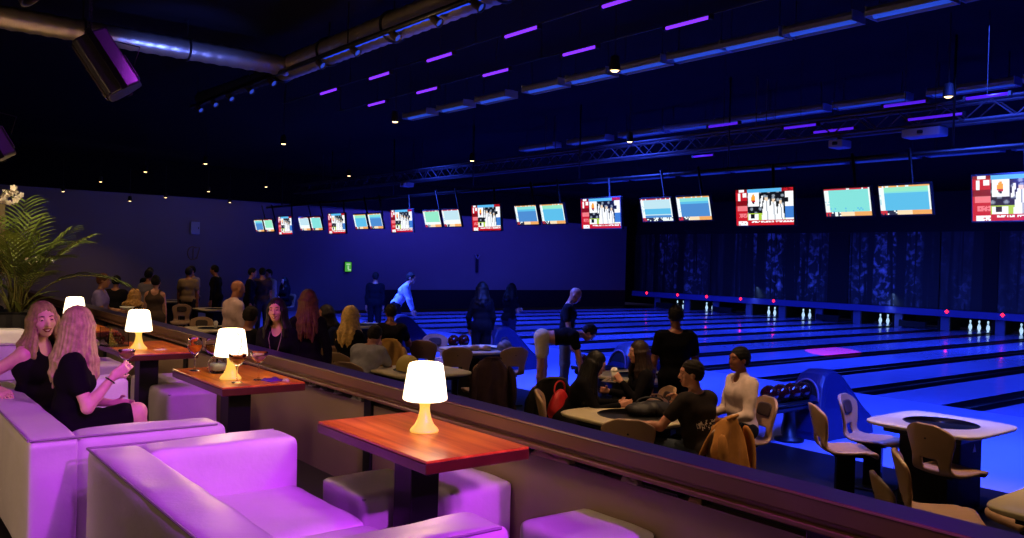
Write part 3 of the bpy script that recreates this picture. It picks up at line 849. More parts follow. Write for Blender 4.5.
# pendant downlights
M_warm = mat('warm_bulb', '#ffe0b0', 0.3, emit='#ffcf8a', es=5)
PS = [(6.26, 6.28, 4.04), (6.37, 10.9, 4.04), (6.24, 14.6, 4.04), (6.42, 19.3, 4.04), (6.02, 22.6, 4.04), (5.98, 27.1, 4.04), (9.82, 4.52, 4.04), (10.07, 9.71, 4.04), (9.96, 13.96, 4.04), (9.85, 19.02, 4.04), (9.87, 24.28, 4.04), (9.3, 27.6, 4.02), (8.0, 27.7, 3.74), (7.0, 27.9, 3.57), (5.2, 28.2, 3.75), (11.68, 19.0, 4.04), (10.4, 28.7, 3.78)]
PL = ['near the blue trough row', 'at the left end of the blue trough row', 'hanging on a cord left of the air duct', 'second along the left ceiling', 'third along the left ceiling', 'fourth along the left ceiling', 'at the right edge by the truss', 'over the middle of the truss', 'touching the truss top chord', 'at the left end of the truss', 'fifth above the far wall', 'fourth above the far wall', 'third above the far wall', 'second above the far wall', 'first above the far wall, over the palm', 'under the truss left part', 'low by the far wall edge']
psrc = thing('pendant_lamp', 'x', 'lamp')
lathe('lamp_can', [(0.02, 0.16), (0.045, 0.15), (0.06, 0.02), (0.066, 0.0), (0.060, 0.0), (0.05, 0.03), (0.04, 0.12)], M_black, psrc, 16, cap0=False, cap1=False)
lathe('bulb', [(0.0, -0.012), (0.03, -0.008), (0.05, 0.012), (0.05, 0.03), (0.0, 0.045)], M_warm, psrc, 14)
tube('cord', [(0, 0, 0.15), (0, 0, 1.0)], 0.006, M_black, psrc, 6)
for p, lab in zip(PS, PL):
    z = p[2]
    r = dup(psrc, p, 0, 'small warm pendant lamp %s' % lab, 'pendant lamps under the black ceiling')
    for ch in r.children:
        if ch.name.startswith('cord'): ch.scale = (1, 1, 1); ch.location.z = min(0, CZ-z-1.0+0.0)
for ch in list(psrc.children): bpy.data.objects.remove(ch)
bpy.data.objects.remove(psrc)

# air ducts
def duct_mat():
    return mat('duct_steel', '#b0a59c', 0.38, metal=0.85, bump=0.25, bscale=14)
M_duct = duct_mat()
def ribbed(pts, r, m, name, parent):
    a, b_ = Vector(pts[0]), Vector(pts[1]); L = (b_-a).length; n = int(L/0.06)
    P = []; Rr = []
    for i in range(n+1):
        P.append(a+(b_-a)*i/n); Rr.append(r+(0.010 if i % 3 == 0 else 0))
    bb = MB(); bb.tube(P, Rr, 28); return bb.build(name, m, parent, smooth=True)
t = thing('air_duct', 'round ribbed air duct crossing behind the hanging loudspeaker', 'duct', (0, 11.0, 4.60))
ribbed([(-2.5, 0, 0), (4.72, 0, 0)], 0.125, M_duct, 'duct_pipe', t)
for x in (-1.4, 0.9, 2.2, 3.4):
    b = MB(); b.tube([(x, 0.142*math.cos(a), 0.142*math.sin(a)) for a in np.linspace(0, 2*PI, 25)], 0.014, 6, caps=False); b.tube([(x, 0, 0.14), (x, 0, CZ-4.63)], 0.008, 5); b.build('strap', M_blackmetal, t)
t = thing('air_duct', 'large round ribbed air duct running from the corner to the top edge', 'duct', (4.80, 0, 4.62))
ribbed([(0, 5.0, 0), (0, 11.35, 0)], 0.155, M_duct, 'duct_pipe', t)
b = MB(); b.lathe([(0.0, -0.03), (0.165, -0.03), (0.18, 0), (0.165, 0.03), (0.0, 0.03)], 28); o = b.build('end_collar', M_blackmetal, t, smooth=False); o.rotation_euler = (PI/2, 0, 0); o.location = (0, 11.33, 0)
ribbed([(0, 11.35, -0.03), (-0.15, 14.3, -0.03)], 0.10, M_black, 'duct_extension', t)  # unlit stretch of the duct, its darkness put in as black
for y in (6.3, 8.3, 9.9):
    b = MB(); b.tube([(0.172*math.cos(a), y, 0.172*math.sin(a)) for a in np.linspace(0, 2*PI, 25)], 0.016, 6, caps=False); b.tube([(0, y, 0.17), (0, y, CZ-4.63)], 0.008, 5); b.build('strap', M_blackmetal, t)
# spotlights on a track under the duct
M_can = mat('spot_can', '#3a3230', 0.45, metal=0.4)
tk = thing('light_track', 'long dark track with a blue strip running along under the large duct', 'track', (4.60, 0, 4.49))
tube('rail', [(0, 5.2, 0), (0, 14.6, 0)], 0.03, M_blackmetal, tk, 8)
box('blue_strip', (0.1, 7.6, 0.02), (0.10, 4.4, 0.03), mat('blue_strip', '#061030', 0.3, emit='#2346e8', es=0.9), tk, bevel=0.008)
b = MB()
for yy in (6, 9, 12, 14.3): b.tube([(0, yy, 0), (0, yy, CZ-4.49)], 0.008, 5)
b.build('hanger', M_blackmetal, tk)
cs = thing('track_spotlight', 'x', 'light')
b = MB(); b.lathe([(0.0, 0.0), (0.035, 0.003), (0.042, 0.02), (0.042, 0.09), (0.050, 0.10), (0.052, 0.115), (0.042, 0.115), (0.038, 0.09)], 16, cap1=False); o = b.build('can', M_can, cs, smooth=True); o.rotation_euler = (math.radians(125), 0, math.radians(25))
lathe('lens', [(0.0, 0.098), (0.040, 0.098), (0.0, 0.104)], mat('lens_blue', '#101830', 0.1, emit='#3c5cff', es=0.5), o, 14)
box('yoke', (0, 0, 0.03), (0.025, 0.10, 0.07), M_blackmetal, cs, bevel=0.005)
for i, y in enumerate((5.7, 6.5, 7.2, 8.0, 8.9, 9.8, 11.3, 12.1, 12.9, 13.6, 14.3)):
    dup(cs, (4.60, y, 4.45), 0, 'dark track spotlight under the large duct, %s from the right' % ORD[i], 'spotlights along the duct track')
for ch in list(cs.children):
    for g in list(ch.children): bpy.data.objects.remove(g)
    bpy.data.objects.remove(ch)
bpy.data.objects.remove(cs)

# things on the far wall
t = thing('exit_sign', 'small glowing green emergency exit sign on the far blue wall', 'sign', (15.15, WY-0.04, 1.66))
box('sign_box', (0, 0, 0), (0.30, 0.05, 0.40), M_black, t, bevel=0.01)
b = MB(); b.box((0, 0, 0), (0.26, 0.01, 0.36)); b.build('sign_face', mat('exit_green', '#0a3010', 0.4, emit='#4fae3c', es=0.8), t).location = (0, -0.03, 0)
b = MB(); b.box((0, 0, 0.1), (0.16, 0.006, 0.05)); b.box((0.0, 0, -0.02), (0.06, 0.006, 0.14)); b.box((0.05, 0, -0.11), (0.12, 0.006, 0.05)); b.build('sign_mark', mat('exit_pale', '#203020', 0.4, emit='#b8e8b0', es=0.8), t).location = (0, -0.037, 0)
t = thing('wall_cabinet', 'pale rectangular panel high on the far wall left of the screens', 'panel', (9.4, WY-0.05, 2.87))
box('door', (0, 0, 0), (0.30, 0.09, 0.42), mat('pale_panel', '#9a9cc0', 0.6), t, bevel=0.012)
box('latch', (0.1, -0.05, 0), (0.02, 0.02, 0.06), M_blackmetal, t)
# gold lane emblem painted on the wall
b = MB(); b.tube([(0.16*math.cos(a), 0, 0.22*math.sin(a)) for a in np.linspace(0.9, 5.6, 20)], 0.018, 6); b.tube([(0.02, 0, 0.16), (0.02, 0, -0.2)], 0.018, 6); b.tube([(0.06, 0, 0.2), (0.24, 0, 0.2), (0.14, 0, -0.2)], 0.018, 6)
o = b.build('wall_emblem', mat('gold_line', '#7a5c48', 0.4)); o.location = (9.35, WY-0.012, 2.02); tag(o, 'small gold line emblem on the far wall under the pale panel', 'emblem')
t = thing('wall_fixture', 'slim dark wall fixture on the far wall below the screens', 'fixture', (21.2, WY-0.06, 2.1))
box('plate', (0, 0, -0.2), (0.12, 0.05, 0.75), mat('fixture_dark', '#15152c', 0.5), t, bevel=0.01)
b = MB(); b.box((0.06, 0, 0.1), (0.05, 0.06, 0.22), 0, Matrix.Rotation(0.5, 3, 'Y')); b.box((-0.06, 0, 0.1), (0.05, 0.06, 0.22), 0, Matrix.Rotation(-0.5, 3, 'Y')); b.build('bracket', mat('fixture_pale', '#9090a8', 0.5), t)
# ------------------------------------------------------------- lounge
M_leather = mat('white_leather', '#cfc8cc', 0.42, noise=0.06, nscale=5, bump=0.10, bscale=30)
M_pipe = mat('leather_piping', '#8d838c', 0.5)
M_foot = mat('sofa_foot', '#141014', 0.4)
def sofa(x, y, L, label, seed):
    t = thing('sofa', label, 'sofa', (x, y, LF), 0)
    D = 0.97; T = 0.24; H = 0.66
    softbox('back_rest', (T/2, L/2, 0.36), (T, L, 0.60), 0.035, M_leather, t, 18, 0.008, 0.008, seed, wrf=0.9)
    for k, yy in ((0, T/2), (1, L-T/2)):
        softbox('arm', (T+(D-T)/2-0.005, yy, 0.36), (D-T+0.02, T, 0.592), 0.035, M_leather, t, 14, 0.010, 0.006, seed+3+k)
    w = (L-2*T)/2
    softbox('base', (D/2+0.10, L/2, 0.15), (D-0.28, L-2*T+0.02, 0.18), 0.02, M_leather, t, 8, 0.0, 0.003, seed+7)
    for k in (0, 1):
        c = softbox('seat_cushion', (T+(D-T)/2-0.005, T+w*(k+0.5), 0.325), (D-T, w-0.006, 0.175), 0.04, M_leather, t, 14, 0.016, 0.007, seed+11+k)
    # piping along the top edges
    def loop(x0, x1, y0, y1, z): return [(x0, y0, z), (x1, y0, z), (x1, y1, z), (x0, y1, z)]
    tube('piping', [(0.007, 0.012, H-0.004), (0.007, L-0.012, H-0.004)], 0.006, M_pipe, t, 6)
    tube('piping', [(0.012, 0.007, H-0.004), (D-0.04, 0.007, H-0.008)], 0.006, M_pipe, t, 6)
    tube('piping', [(0.012, L-0.007, H-0.004), (D-0.04, L-0.007, H-0.008)], 0.006, M_pipe, t, 6)
    for fx in (0.07, D-0.07):
        for fy in (0.08, L-0.08): box('foot', (fx, fy, 0.03), (0.07, 0.07, 0.06), M_foot, t, bevel=0.008)
    return t
sofa(0.93, 2.36, 2.04, 'white leather sofa in front, empty, with its back to the frame corner', 5)
sofa(0.73, 4.68, 2.25, 'white leather sofa with two blonde women sitting on it', 25)
sofa(0.75, 9.42, 2.0, 'white leather sofa farther back at the left edge behind the women', 45)

def pouf(x, y, w, d, h, label, seed, rz=0.0):
    t = thing('pouf', label, 'pouf', (x, y, LF), rz, None)
    softbox('cushion_body', (0, 0, h/2+0.02), (w, d, h-0.04), 0.025, M_leather, t, 12, 0.012, 0.006, seed)
    b = MB(); q = 0.012
    for z in (h-0.020,):
        b.tube([(-w/2+q, -d/2+q, z), (w/2-q, -d/2+q, z), (w/2-q, d/2-q, z), (-w/2+q, d/2-q, z), (-w/2+q, -d/2+q, z)], 0.006, 6)
    b.build('piping', M_pipe, t, smooth=True)
    for fx in (-1, 1):
        for fy in (-1, 1): box('foot', (fx*(w/2-0.06), fy*(d/2-0.06), 0.02), (0.05, 0.05, 0.04), M_foot, t)
    return t
pouf(2.23, 3.90, 0.42, 0.46, 0.43, 'white leather cube pouf half in shadow under the front table', 61)
pouf(2.64, 3.76, 0.40, 0.48, 0.43, 'white leather cube pouf between the front table and the parapet', 62)
pouf(2.64, 2.74, 0.42, 0.46, 0.43, 'white leather cube pouf at the bottom edge beside the front sofa arm', 63)
pouf(2.38, 7.62, 0.42, 0.62, 0.42, 'purple lit leather pouf behind the table with the cocktails', 64)
pouf(2.40, 8.28, 0.42, 0.60, 0.42, 'purple lit leather pouf pushed against the back of another, by the third table', 67)
pouf(2.10, 9.62, 0.46, 0.80, 0.44, 'white leather pouf beyond the black-clad woman raising her glass', 65)

# tables
def wood_mat():
    m = bpy.data.materials.new('orange_wood'); m.use_nodes = True; nt = m.node_tree; b = nt.nodes['Principled BSDF']
    tc = nt.nodes.new('ShaderNodeTexCoord'); mp = nt.nodes.new('ShaderNodeMapping'); mp.inputs['Scale'].default_value = (13, 0.9, 4)
    n = nt.nodes.new('ShaderNodeTexNoise'); n.inputs['Scale'].default_value = 1.4; n.inputs['Detail'].default_value = 3; n.inputs['Distortion'].default_value = 0.4
    r = nt.nodes.new('ShaderNodeValToRGB'); e = r.color_ramp.elements
    e[0].position = 0.3; e[0].color = lin('#a8540a'); e[1].position = 0.72; e[1].color = lin('#e6922c')
    nt.links.new(tc.outputs['Object'], mp.inputs[0]); nt.links.new(mp.outputs[0], n.inputs['Vector']); nt.links.new(n.outputs['Fac'], r.inputs[0]); nt.links.new(r.outputs[0], b.inputs['Base Color'])
    b.inputs['Roughness'].default_value = 0.28; b.inputs['Coat Weight'].default_value = 0.15; b.inputs['Coat Roughness'].default_value = 0.12
    return m
M_wood = wood_mat(); M_woodedge = mat('wood_edge', '#4c2612', 0.3, noise=0.2, nscale=9)
def ltable(x, y, label, L=1.03):
    t = thing('lounge_table', label, 'table', (x, y, LF))
    box('table_top', (0, 0, 0.742), (0.56, L, 0.012), M_wood, t, bevel=0.003)
    box('edge_band', (0, 0, 0.713), (0.564, L+0.004, 0.046), M_woodedge, t, bevel=0.004)
    box('pedestal', (0, 0, 0.352), (0.16, 0.16, 0.68), M_blackmetal, t, bevel=0.006)
    box('base_plate', (0, 0, 0.008), (0.42, 0.5, 0.016), M_blackmetal, t, bevel=0.004)
    return t
ltable(2.23, 3.52, 'orange wooden lounge table in front with a single glowing lamp on it')
ltable(2.20, 5.86, 'orange wooden lounge table carrying the cocktail glasses and a lamp')
ltable(2.16, 7.92, 'orange wooden lounge table with the square bowl of dark cherries')
ltable(2.05, 10.15, 'orange wooden lounge table farthest back, half hidden by the blonde hair')
TT = LF+0.749

# lamps
M_shade = mat('lamp_shade_glow', '#fff4dc', 0.4, emit=(1.0, 0.80, 0.48), es=3.0)
M_lbase = mat('lamp_base_glow', '#b89a50', 0.35, emit=(1.0, 0.60, 0.08), es=0.75)
def lamp_proto():
    t = thing('table_lamp', 'x', 'lamp')
    lathe('lamp_base', [(0.0, 0.0), (0.070, 0.0), (0.072, 0.006), (0.066, 0.016), (0.048, 0.035), (0.034, 0.065), (0.026, 0.100), (0.0245, 0.120), (0.028, 0.145), (0.036, 0.160), (0.03, 0.168), (0.0, 0.170)], M_lbase, t, 32)
    lathe('lamp_shade', [(0.030, 0.160), (0.100, 0.155), (0.109, 0.160), (0.110, 0.168), (0.097, 0.260), (0.087, 0.322), (0.082, 0.334), (0.070, 0.340), (0.0, 0.341)], M_shade, t, 36, cap0=False)
    return t
lp = lamp_proto()
for i, (x, y, lab) in enumerate(((2.28, 3.54, 'glowing white mushroom table lamp alone on the front table'), (2.10, 5.70, 'glowing white mushroom table lamp among the cocktail glasses'),
                                 (2.05, 7.78, 'glowing white mushroom table lamp beside the bowl of cherries'), (1.98, 10.0, 'glowing white mushroom table lamp just behind the blonde heads'))):
    if i == 0:
        lp.location = (x, y, TT); lp['label'] = lab; lp['group'] = 'glowing mushroom table lamps'; o = lp
    else: o = dup(lp, (x, y, TT), 0.4*i, lab)
    l = bpy.data.lights.new('lamp_light', 'POINT'); l.energy = 19.0; l.color = (1.0, 0.62, 0.25); l.shadow_soft_size = 0.10
    lo = bpy.data.objects.new('lamp_light', l); C.objects.link(lo); lo.location = (x, y, TT+0.42)

# glasses
M_glass = mat('clear_glass', '#ffffff', 0.02, trans=1.0, ior=1.14, spec=0.8)
def mliq(n, c): return mat('drink_'+n, c, 0.15, trans=0.25, ior=1.2)
def coupe(x, y, lab, liq, H=0.165, R=0.052, straw=False):
    t = thing('coupe_glass', lab, 'cocktail glass', (x, y, TT))
    lathe('glass', [(0.0, 0.0), (0.034, 0.0), (0.035, 0.003), (0.010, 0.010), (0.0045, 0.02), (0.004, H*0.5), (0.006, H*0.58), (0.022, H*0.64), (R*0.82, H*0.78), (R, H), (R-0.003, H), (R*0.80, H*0.79), (0.020, H*0.66), (0.0, H*0.62)], M_glass, t, 28)
    lathe('drink', [(0.0, H*0.635), (0.018, H*0.665), (R*0.78, H*0.80), (R*0.90, H*0.90), (0.0, H*0.90)], liq, t, 24)
    if straw: tube('straw', [(-0.02, 0, H*0.70), (0.028, 0.0, H*1.30), (0.020, 0.0, H*1.62), (-0.012, 0, H*1.74)], 0.0028, M_black, t, 6)
    return t
coupe(2.07, 5.50, 'wide cocktail glass with a bent black straw in front of the lamp', mliq('amber', '#c98a3a'), 0.19, 0.060, True)
coupe(2.24, 5.56, 'coupe glass with a pale pink drink right of the lamp', mliq('pink', '#f4c8b8'), 0.19, 0.060)
t = thing('tulip_glass', 'tall stemmed tulip glass with an orange drink and orange peel', 'cocktail glass', (2.02, 6.20, TT))
lathe('glass', [(0.0, 0.0), (0.038, 0.0), (0.038, 0.003), (0.010, 0.010), (0.005, 0.02), (0.0045, 0.10), (0.010, 0.11), (0.040, 0.14), (0.053, 0.17), (0.050, 0.205), (0.042, 0.235), (0.039, 0.235), (0.047, 0.205), (0.050, 0.17), (0.037, 0.142), (0.0, 0.116)], M_glass, t, 28)
lathe('drink', [(0.0, 0.12), (0.034, 0.144), (0.047, 0.172), (0.0465, 0.185), (0.0, 0.185)], mliq('orange', '#f07a28'), t, 24)
b = MB(); pts = []
for i in range(10):
    for j in range(3): pts.append((0.03*math.cos(i*0.55), 0.03*math.sin(i*0.55), 0.16+0.008*i+0.012*(j-1)))
b.quadgrid([pts[i*3+j] for i in range(10) for j in range(3)], 3, 10); b.build('peel', mat('orange_peel', '#d8641a', 0.5), t, smooth=True)
# round textured jar in front of a round-bowled glass
t = thing('glass_jar', 'squat round clear textured jar glass left of the lamp', 'jar glass', (2.125, 6.02, TT))
b = MB(); nn = 30; prof = [(0.0, 0.0), (0.045, 0.0), (0.060, 0.02), (0.066, 0.05), (0.060, 0.085), (0.044, 0.105), (0.046, 0.115), (0.043, 0.115), (0.041, 0.106), (0.056, 0.084), (0.062, 0.05), (0.056, 0.022), (0.0, 0.006)]
b.lathe(prof, nn)
for i, v in enumerate(b.v):
    a = math.atan2(v[1], v[0]); f = 1+0.06*math.sin(a*8+v[2]*60) if 0.005 < v[2] < 0.1 else 1
    b.v[i] = (v[0]*f, v[1]*f, v[2])
b.build('glass', M_glass, t, smooth=True)
lathe('drink', [(0.0, 0.008), (0.050, 0.022), (0.055, 0.05), (0.053, 0.07), (0.0, 0.07)], mliq('clear', '#d8e4e8'), t, 24)
b = MB()
for i in range(5):
    b.box((0.02*math.cos(i*1.3), 0.02*math.sin(i*1.3), 0.055+0.016*(i % 3)), (0.026, 0.026, 0.026), 0, Euler((i, i*0.7, i*1.9)).to_matrix())
b.build('ice', M_glass, t)
t = thing('balloon_glass', 'brown tinted balloon wine glass standing behind the clear jar', 'wine glass', (2.16, 6.24, TT))
lathe('glass', [(0.0, 0.0), (0.036, 0.0), (0.036, 0.003), (0.008, 0.010), (0.0045, 0.02), (0.0045, 0.095), (0.020, 0.105), (0.050, 0.135), (0.058, 0.165), (0.050, 0.20), (0.040, 0.225), (0.0375, 0.225), (0.047, 0.20), (0.055, 0.165), (0.047, 0.137), (0.0, 0.108)], M_glass, t, 28)
lathe('drink', [(0.0, 0.11), (0.044, 0.14), (0.052, 0.165), (0.050, 0.18), (0.0, 0.18)], mliq('brown', '#8a5a2c'), t, 24)
# napkin and stirrer
def napkin(x, y, z, w, d, col, lab, rz=0, h=0.012, seed=0):
    r = random.Random(seed); bm = MB(); pts = []
    for layer in (0, 1):
        for j in range(9):
            for i in range(9):
                u, v = i/8-0.5, j/8-0.5
                zz = (h*(0.55+0.45*math.sin(u*9+seed)*math.cos(v*7+seed)) if layer else 0)*(1 if 0 < i < 8 and 0 < j < 8 else 0.35 if layer else 0)
                pts.append((u*w*(1+0.04*math.sin(j*2)), v*d*(1+0.05*math.sin(i*1.7+seed)), zz))
    bm.quadgrid(pts[81:], 9, 9); bm.quadgrid(pts[:81], 9, 9)
    bm.f = bm.f[:64]+[f[::-1] for f in bm.f[64:]]
    per = [i for i in range(9)]+[9*j+8 for j in range(1, 9)]+[72+i for i in range(7, -1, -1)]+[9*j for j in range(7, 0, -1)]
    for a, c in zip(per, per[1:]+per[:1]): bm.f.append((a, c, c+81, a+81)); bm.m.append(0)
    o = bm.build('napkin', mat('napkin_'+col.strip('#'), col, 0.8), smooth=True); o.location = (x, y, z); o.rotation_euler = (0, 0, rz)
    return tag(o, lab, 'napkin')
napkin(2.31, 5.50, TT, 0.12, 0.10, '#5c2a86', 'crumpled purple napkin at the corner of the cocktail table', 0.3, 0.022, 2)
t = thing('lime_wedge', 'small pale citrus wedge beside the purple napkin', 'citrus wedge', (2.375, 5.42, TT+0.008), 0.6)
b = MB(); pts = []
for j in range(9):
    a = PI*j/8
    for i in range(5): pts.append(((i/4-0.5)*0.018*math.sin(a)*1.6, 0.026*math.cos(a), 0.020*math.sin(a)*(1-abs(i/4-0.5)*1.0)-0.006))
b.quadgrid(pts, 5, 9); b.build('rind', mat('citrus', '#d8d0a0', 0.4), t, smooth=True)
box('flesh', (0, 0, -0.004), (0.026, 0.046, 0.006), mat('citrus_flesh', '#efe9d0', 0.35), t, bevel=0.003)
# square bowl of cherries
t = thing('glass_bowl', 'square clear glass bowl filled with dark red cherries', 'bowl', (1.93, 8.10, TT), 0.25)
b = MB(); w = 0.085
for s in (0, 1, 2, 3):
    R_ = Matrix.Rotation(s*PI/2, 3, 'Z'); b.box(R_ @ Vector((w, 0, 0.085)), (0.008, 2*w, 0.17), 0, R_)
b.box((0, 0, 0.006), (2*w, 2*w, 0.012)); b.build('glass', mat('bowl_glass', '#f0f0f0', 0.03, trans=1.0), t)
b = MB(); rr = random.Random(4)
for i in range(44):
    r = 0.018; x, y, z = rr.uniform(-0.062, 0.062), rr.uniform(-0.062, 0.062), 0.030+0.078*rr.random()
    b.lathe([(0.0, -r), (r*0.7, -r*0.7), (r, 0), (r*0.7, r*0.7), (0.006, r*0.85), (0.0, r*0.8)], 8, (x, y, z))
o = b.build('cherries', mat('cherry', '#4a060c', 0.15), t, smooth=True); o['kind'] = 'stuff'
tag(napkin(1.86, 8.27, TT, 0.10, 0.14, '#d8c8a8', 'x', 0.2, 0.05, 3), 'cream folded napkin behind the bowl of cherries', 'napkin')
napkin(2.2, 7.66, TT, 0.10, 0.07, '#c8b8a0', 'flat cream paper napkin lying before the third lamp', 0.5, 0.006, 5)

# parapet between lounge and lanes
M_panel = mat('parapet_panel', '#8a7468', 0.42, noise=0.10, nscale=2, spec=0.4)
M_rail = mat('rail_brown', '#6a483a', 0.36, noise=0.12, nscale=4)
M_railtop = mat('rail_top_dark', '#2c2448', 0.40)
PB = []
y = -2.0
struct(box('wall_parapet', (2.87, 12.0, 0.52), (0.04, 34.0, 1.04), M_panel))
struct(box('trim_parapet_back', (2.902, 12.0, 0.57), (0.02, 34.0, 1.10), M_black))
t = thing('handrail', 'broad dark handrail running along the lounge parapet', 'handrail', (0, 0, 0))
b = MB()
pr = [(2.735, 1.155), (2.735, 1.222), (2.742, 1.232), (2.908, 1.232), (2.918, 1.222), (2.918, 1.13), (2.76, 1.13), (2.76, 1.150)]
for yy in (-2.5, 28.5): b.v += [(x, yy, z) for x, z in pr]
n = len(pr)
for i in range(n):
    b.f.append((i, (i+1) % n, n+(i+1) % n, n+i)); b.m.append(1 if i in (2, 3, 4) else 0)
b.f += [tuple(range(n))[::-1], tuple(range(n, 2*n))]; b.m += [0, 0]
b.build('rail_cap', [M_rail, M_railtop], t, bevel=0.004)
tube('edge_strip', [(2.733, -2.5, 1.225), (2.733, 28.5, 1.225)], 0.005, mat('rail_edge', '#5c463a', 0.5), t, 6)
box('lower_ledge', (2.765, 13, 1.118), (0.075, 31, 0.022), M_rail, t, bevel=0.005)
for yy in (1.72, 5.11, 9.0, 12.4, 16.5, 21.0):
    box('post', (2.845, yy, 0.785), (0.035, 0.10, 0.69), M_blackmetal, t, bevel=0.005)
def ledge_item(y, w, col, lab, h=0.02, seed=0): return napkin(2.865, y, 1.0405, 0.04, w, col, lab, 0.05, h, seed)
ledge_item(3.24, 0.27, '#d8c090', 'long cream rolled napkin lying in the gap under the handrail', 0.045, 1)
ledge_item(2.69, 0.10, '#b8a894', 'small pale crumpled napkin under the handrail near the bottom pouf', 0.035, 4)
ledge_item(2.31, 0.07, '#a07c58', 'small tan paper scrap under the handrail, rightmost of the scraps', 0.03, 6)
ledge_item(5.31, 0.14, '#a09890', 'grey crumpled paper under the handrail by the post', 0.03, 7)
ledge_item(5.62, 0.06, '#d8d4cc', 'tiny white paper under the handrail left of the post', 0.03, 8)
ledge_item(5.86, 0.05, '#d8d4cc', 'tiny white paper scrap under the handrail, second left of the post', 0.025, 9)
ledge_item(6.05, 0.06, '#e0dcd4', 'tiny white paper scrap under the handrail, third left of the post', 0.025, 10)
# dark clutch purse shapes lying in the gap
for y, lab in ((2.95, 'long dark folded menu lying in the gap under the handrail'), (2.5, 'dark folded menu in the gap near the small tan scrap')):
    t = thing('menu', lab, 'menu', (2.875, y, 1.041))
    box('cover', (0, 0, 0.004), (0.05, 0.20, 0.006), M_black, t, bevel=0.002); box('pages', (0.001, 0, 0.009), (0.045, 0.19, 0.004), mat('menu_page', '#3a3440', 0.6), t)

# palm in a black planter
t = thing('potted_palm', 'tall potted palm with arching fronds and a spray of pale orchids', 'plant', (1.70, 11.9, LF))
b = MB(); b.lathe([(0.0, 0.0), (0.26, 0.0), (0.30, 0.04), (0.33, 0.80), (0.345, 0.83), (0.31, 0.83), (0.30, 0.78), (0.0, 0.78)], 28)
b.build('planter', mat('planter_black', '#0d0c10', 0.4), t, smooth=False, bevel=0.004)
box('planter_plinth', (-0.7, 0.0, 0.42), (0.9, 0.5, 0.84), mat('planter_black', '#0d0c10'), t, bevel=0.01)
M_leaf = mat('palm_leaf', '#7c8c3e', 0.45, noise=0.30, nscale=7); M_leaf2 = mat('palm_leaf_dark', '#4e5c2c', 0.5, noise=0.3, nscale=7); M_stem = mat('palm_stem', '#5c5a28', 0.5)
def frond(L, droop, nl, ll, seed):
    r = random.Random(seed); b = MB(); P = []
    for i in range(15):
        s = i/14; P.append(Vector((L*(s*0.55+0.25*s*s), 0, L*(0.92*s-droop*s*s))))
    b.tube(P, [0.011*(1-0.8*i/14) for i in range(15)], 6, mi=1)
    for i in range(nl):
        s = 0.40+0.60*i/(nl-1); k = s*14; a = min(int(k), 13); p = P[a].lerp(P[a+1], k-a); d = (P[a+1]-P[a]).normalized()
        for sd in (-1, 1):
            l = ll*(0.55+0.75*math.sin(PI*(0.15+0.8*(s-0.4)/0.6)))*r.uniform(0.85, 1.1)
            side = Vector((0, sd, 0)); out = (d*0.75+side*0.8+Vector((0, 0, 0.22))).normalized()
            w = 0.0125*r.uniform(0.8, 1.2); nrm = out.cross(Vector((0, 0, 1))).normalized(); pts = []
            for j in range(6):
                u = j/5; c = p+out*l*u+Vector((0, 0, -0.35*l*u*u)); ww = w*math.sin(PI*(0.12+0.86*u))
                pts += [c-nrm*ww, c+Vector((0, 0, -0.3*ww)), c+nrm*ww]
            b.quadgrid(pts, 3, 6)
    return b
fr = [frond(0.95, 0.22, 13, 0.30, 1), frond(0.85, 0.45, 12, 0.33, 2), frond(1.05, 0.62, 13, 0.32, 3)]
objs = [f.build('frond', [M_leaf if i != 2 else M_leaf2, M_stem], t, smooth=True) for i, f in enumerate(fr)]
rr = random.Random(12); first = [True]*3
for i in range(26):
    k = (0, 1, 2)[i % 3]; az = i*2.4+rr.uniform(-0.2, 0.2)
    o = objs[k] if first[k] else objs[k].copy()
    if not first[k]: C.objects.link(o)
    first[k] = False
    o.location = (0.07*math.cos(az), 0.07*math.sin(az), 0.80+0.10*rr.random()+(0.25 if i % 4 == 0 else 0)); o.rotation_euler = (rr.uniform(-0.15, 0.15), rr.uniform(-0.75, 0.05), az); s = rr.uniform(0.85, 1.30); o.scale = (s, s, s)
# the bright frond reaching right
o = objs[0].copy(); C.objects.link(o); o.location = (0.1, -0.1, 1.05); o.rotation_euler = (0.1, -0.05, -0.55); o.scale = (1.02, 1.02, 1.02)
for i in range(5):
    b = MB(); a = i*1.3; pts = []
    for j in range(8):
        u = j/7; c = Vector((0.16+0.30*u+0.1*u*u, 0, 0.30*u-0.14*u*u)); w = 0.028*math.sin(PI*(0.06+0.9*u))
        pts += [c+Vector((0, -w, 0.012)), c, c+Vector((0, w, 0.012))]
    b.quadgrid(pts, 3, 8); b.tube([(0, 0, -0.1), (0.16, 0, 0)], 0.005, 5, mi=1); o = b.build('broad_leaf', [M_leaf, M_stem], t, smooth=True); o.location = (0.08*math.cos(a), 0.08*math.sin(a), 0.80+0.05*i); o.rotation_euler = (0, 0, -1.9+a*0.75)
M_orch = mat('orchid_white', '#e8dccc', 0.5)
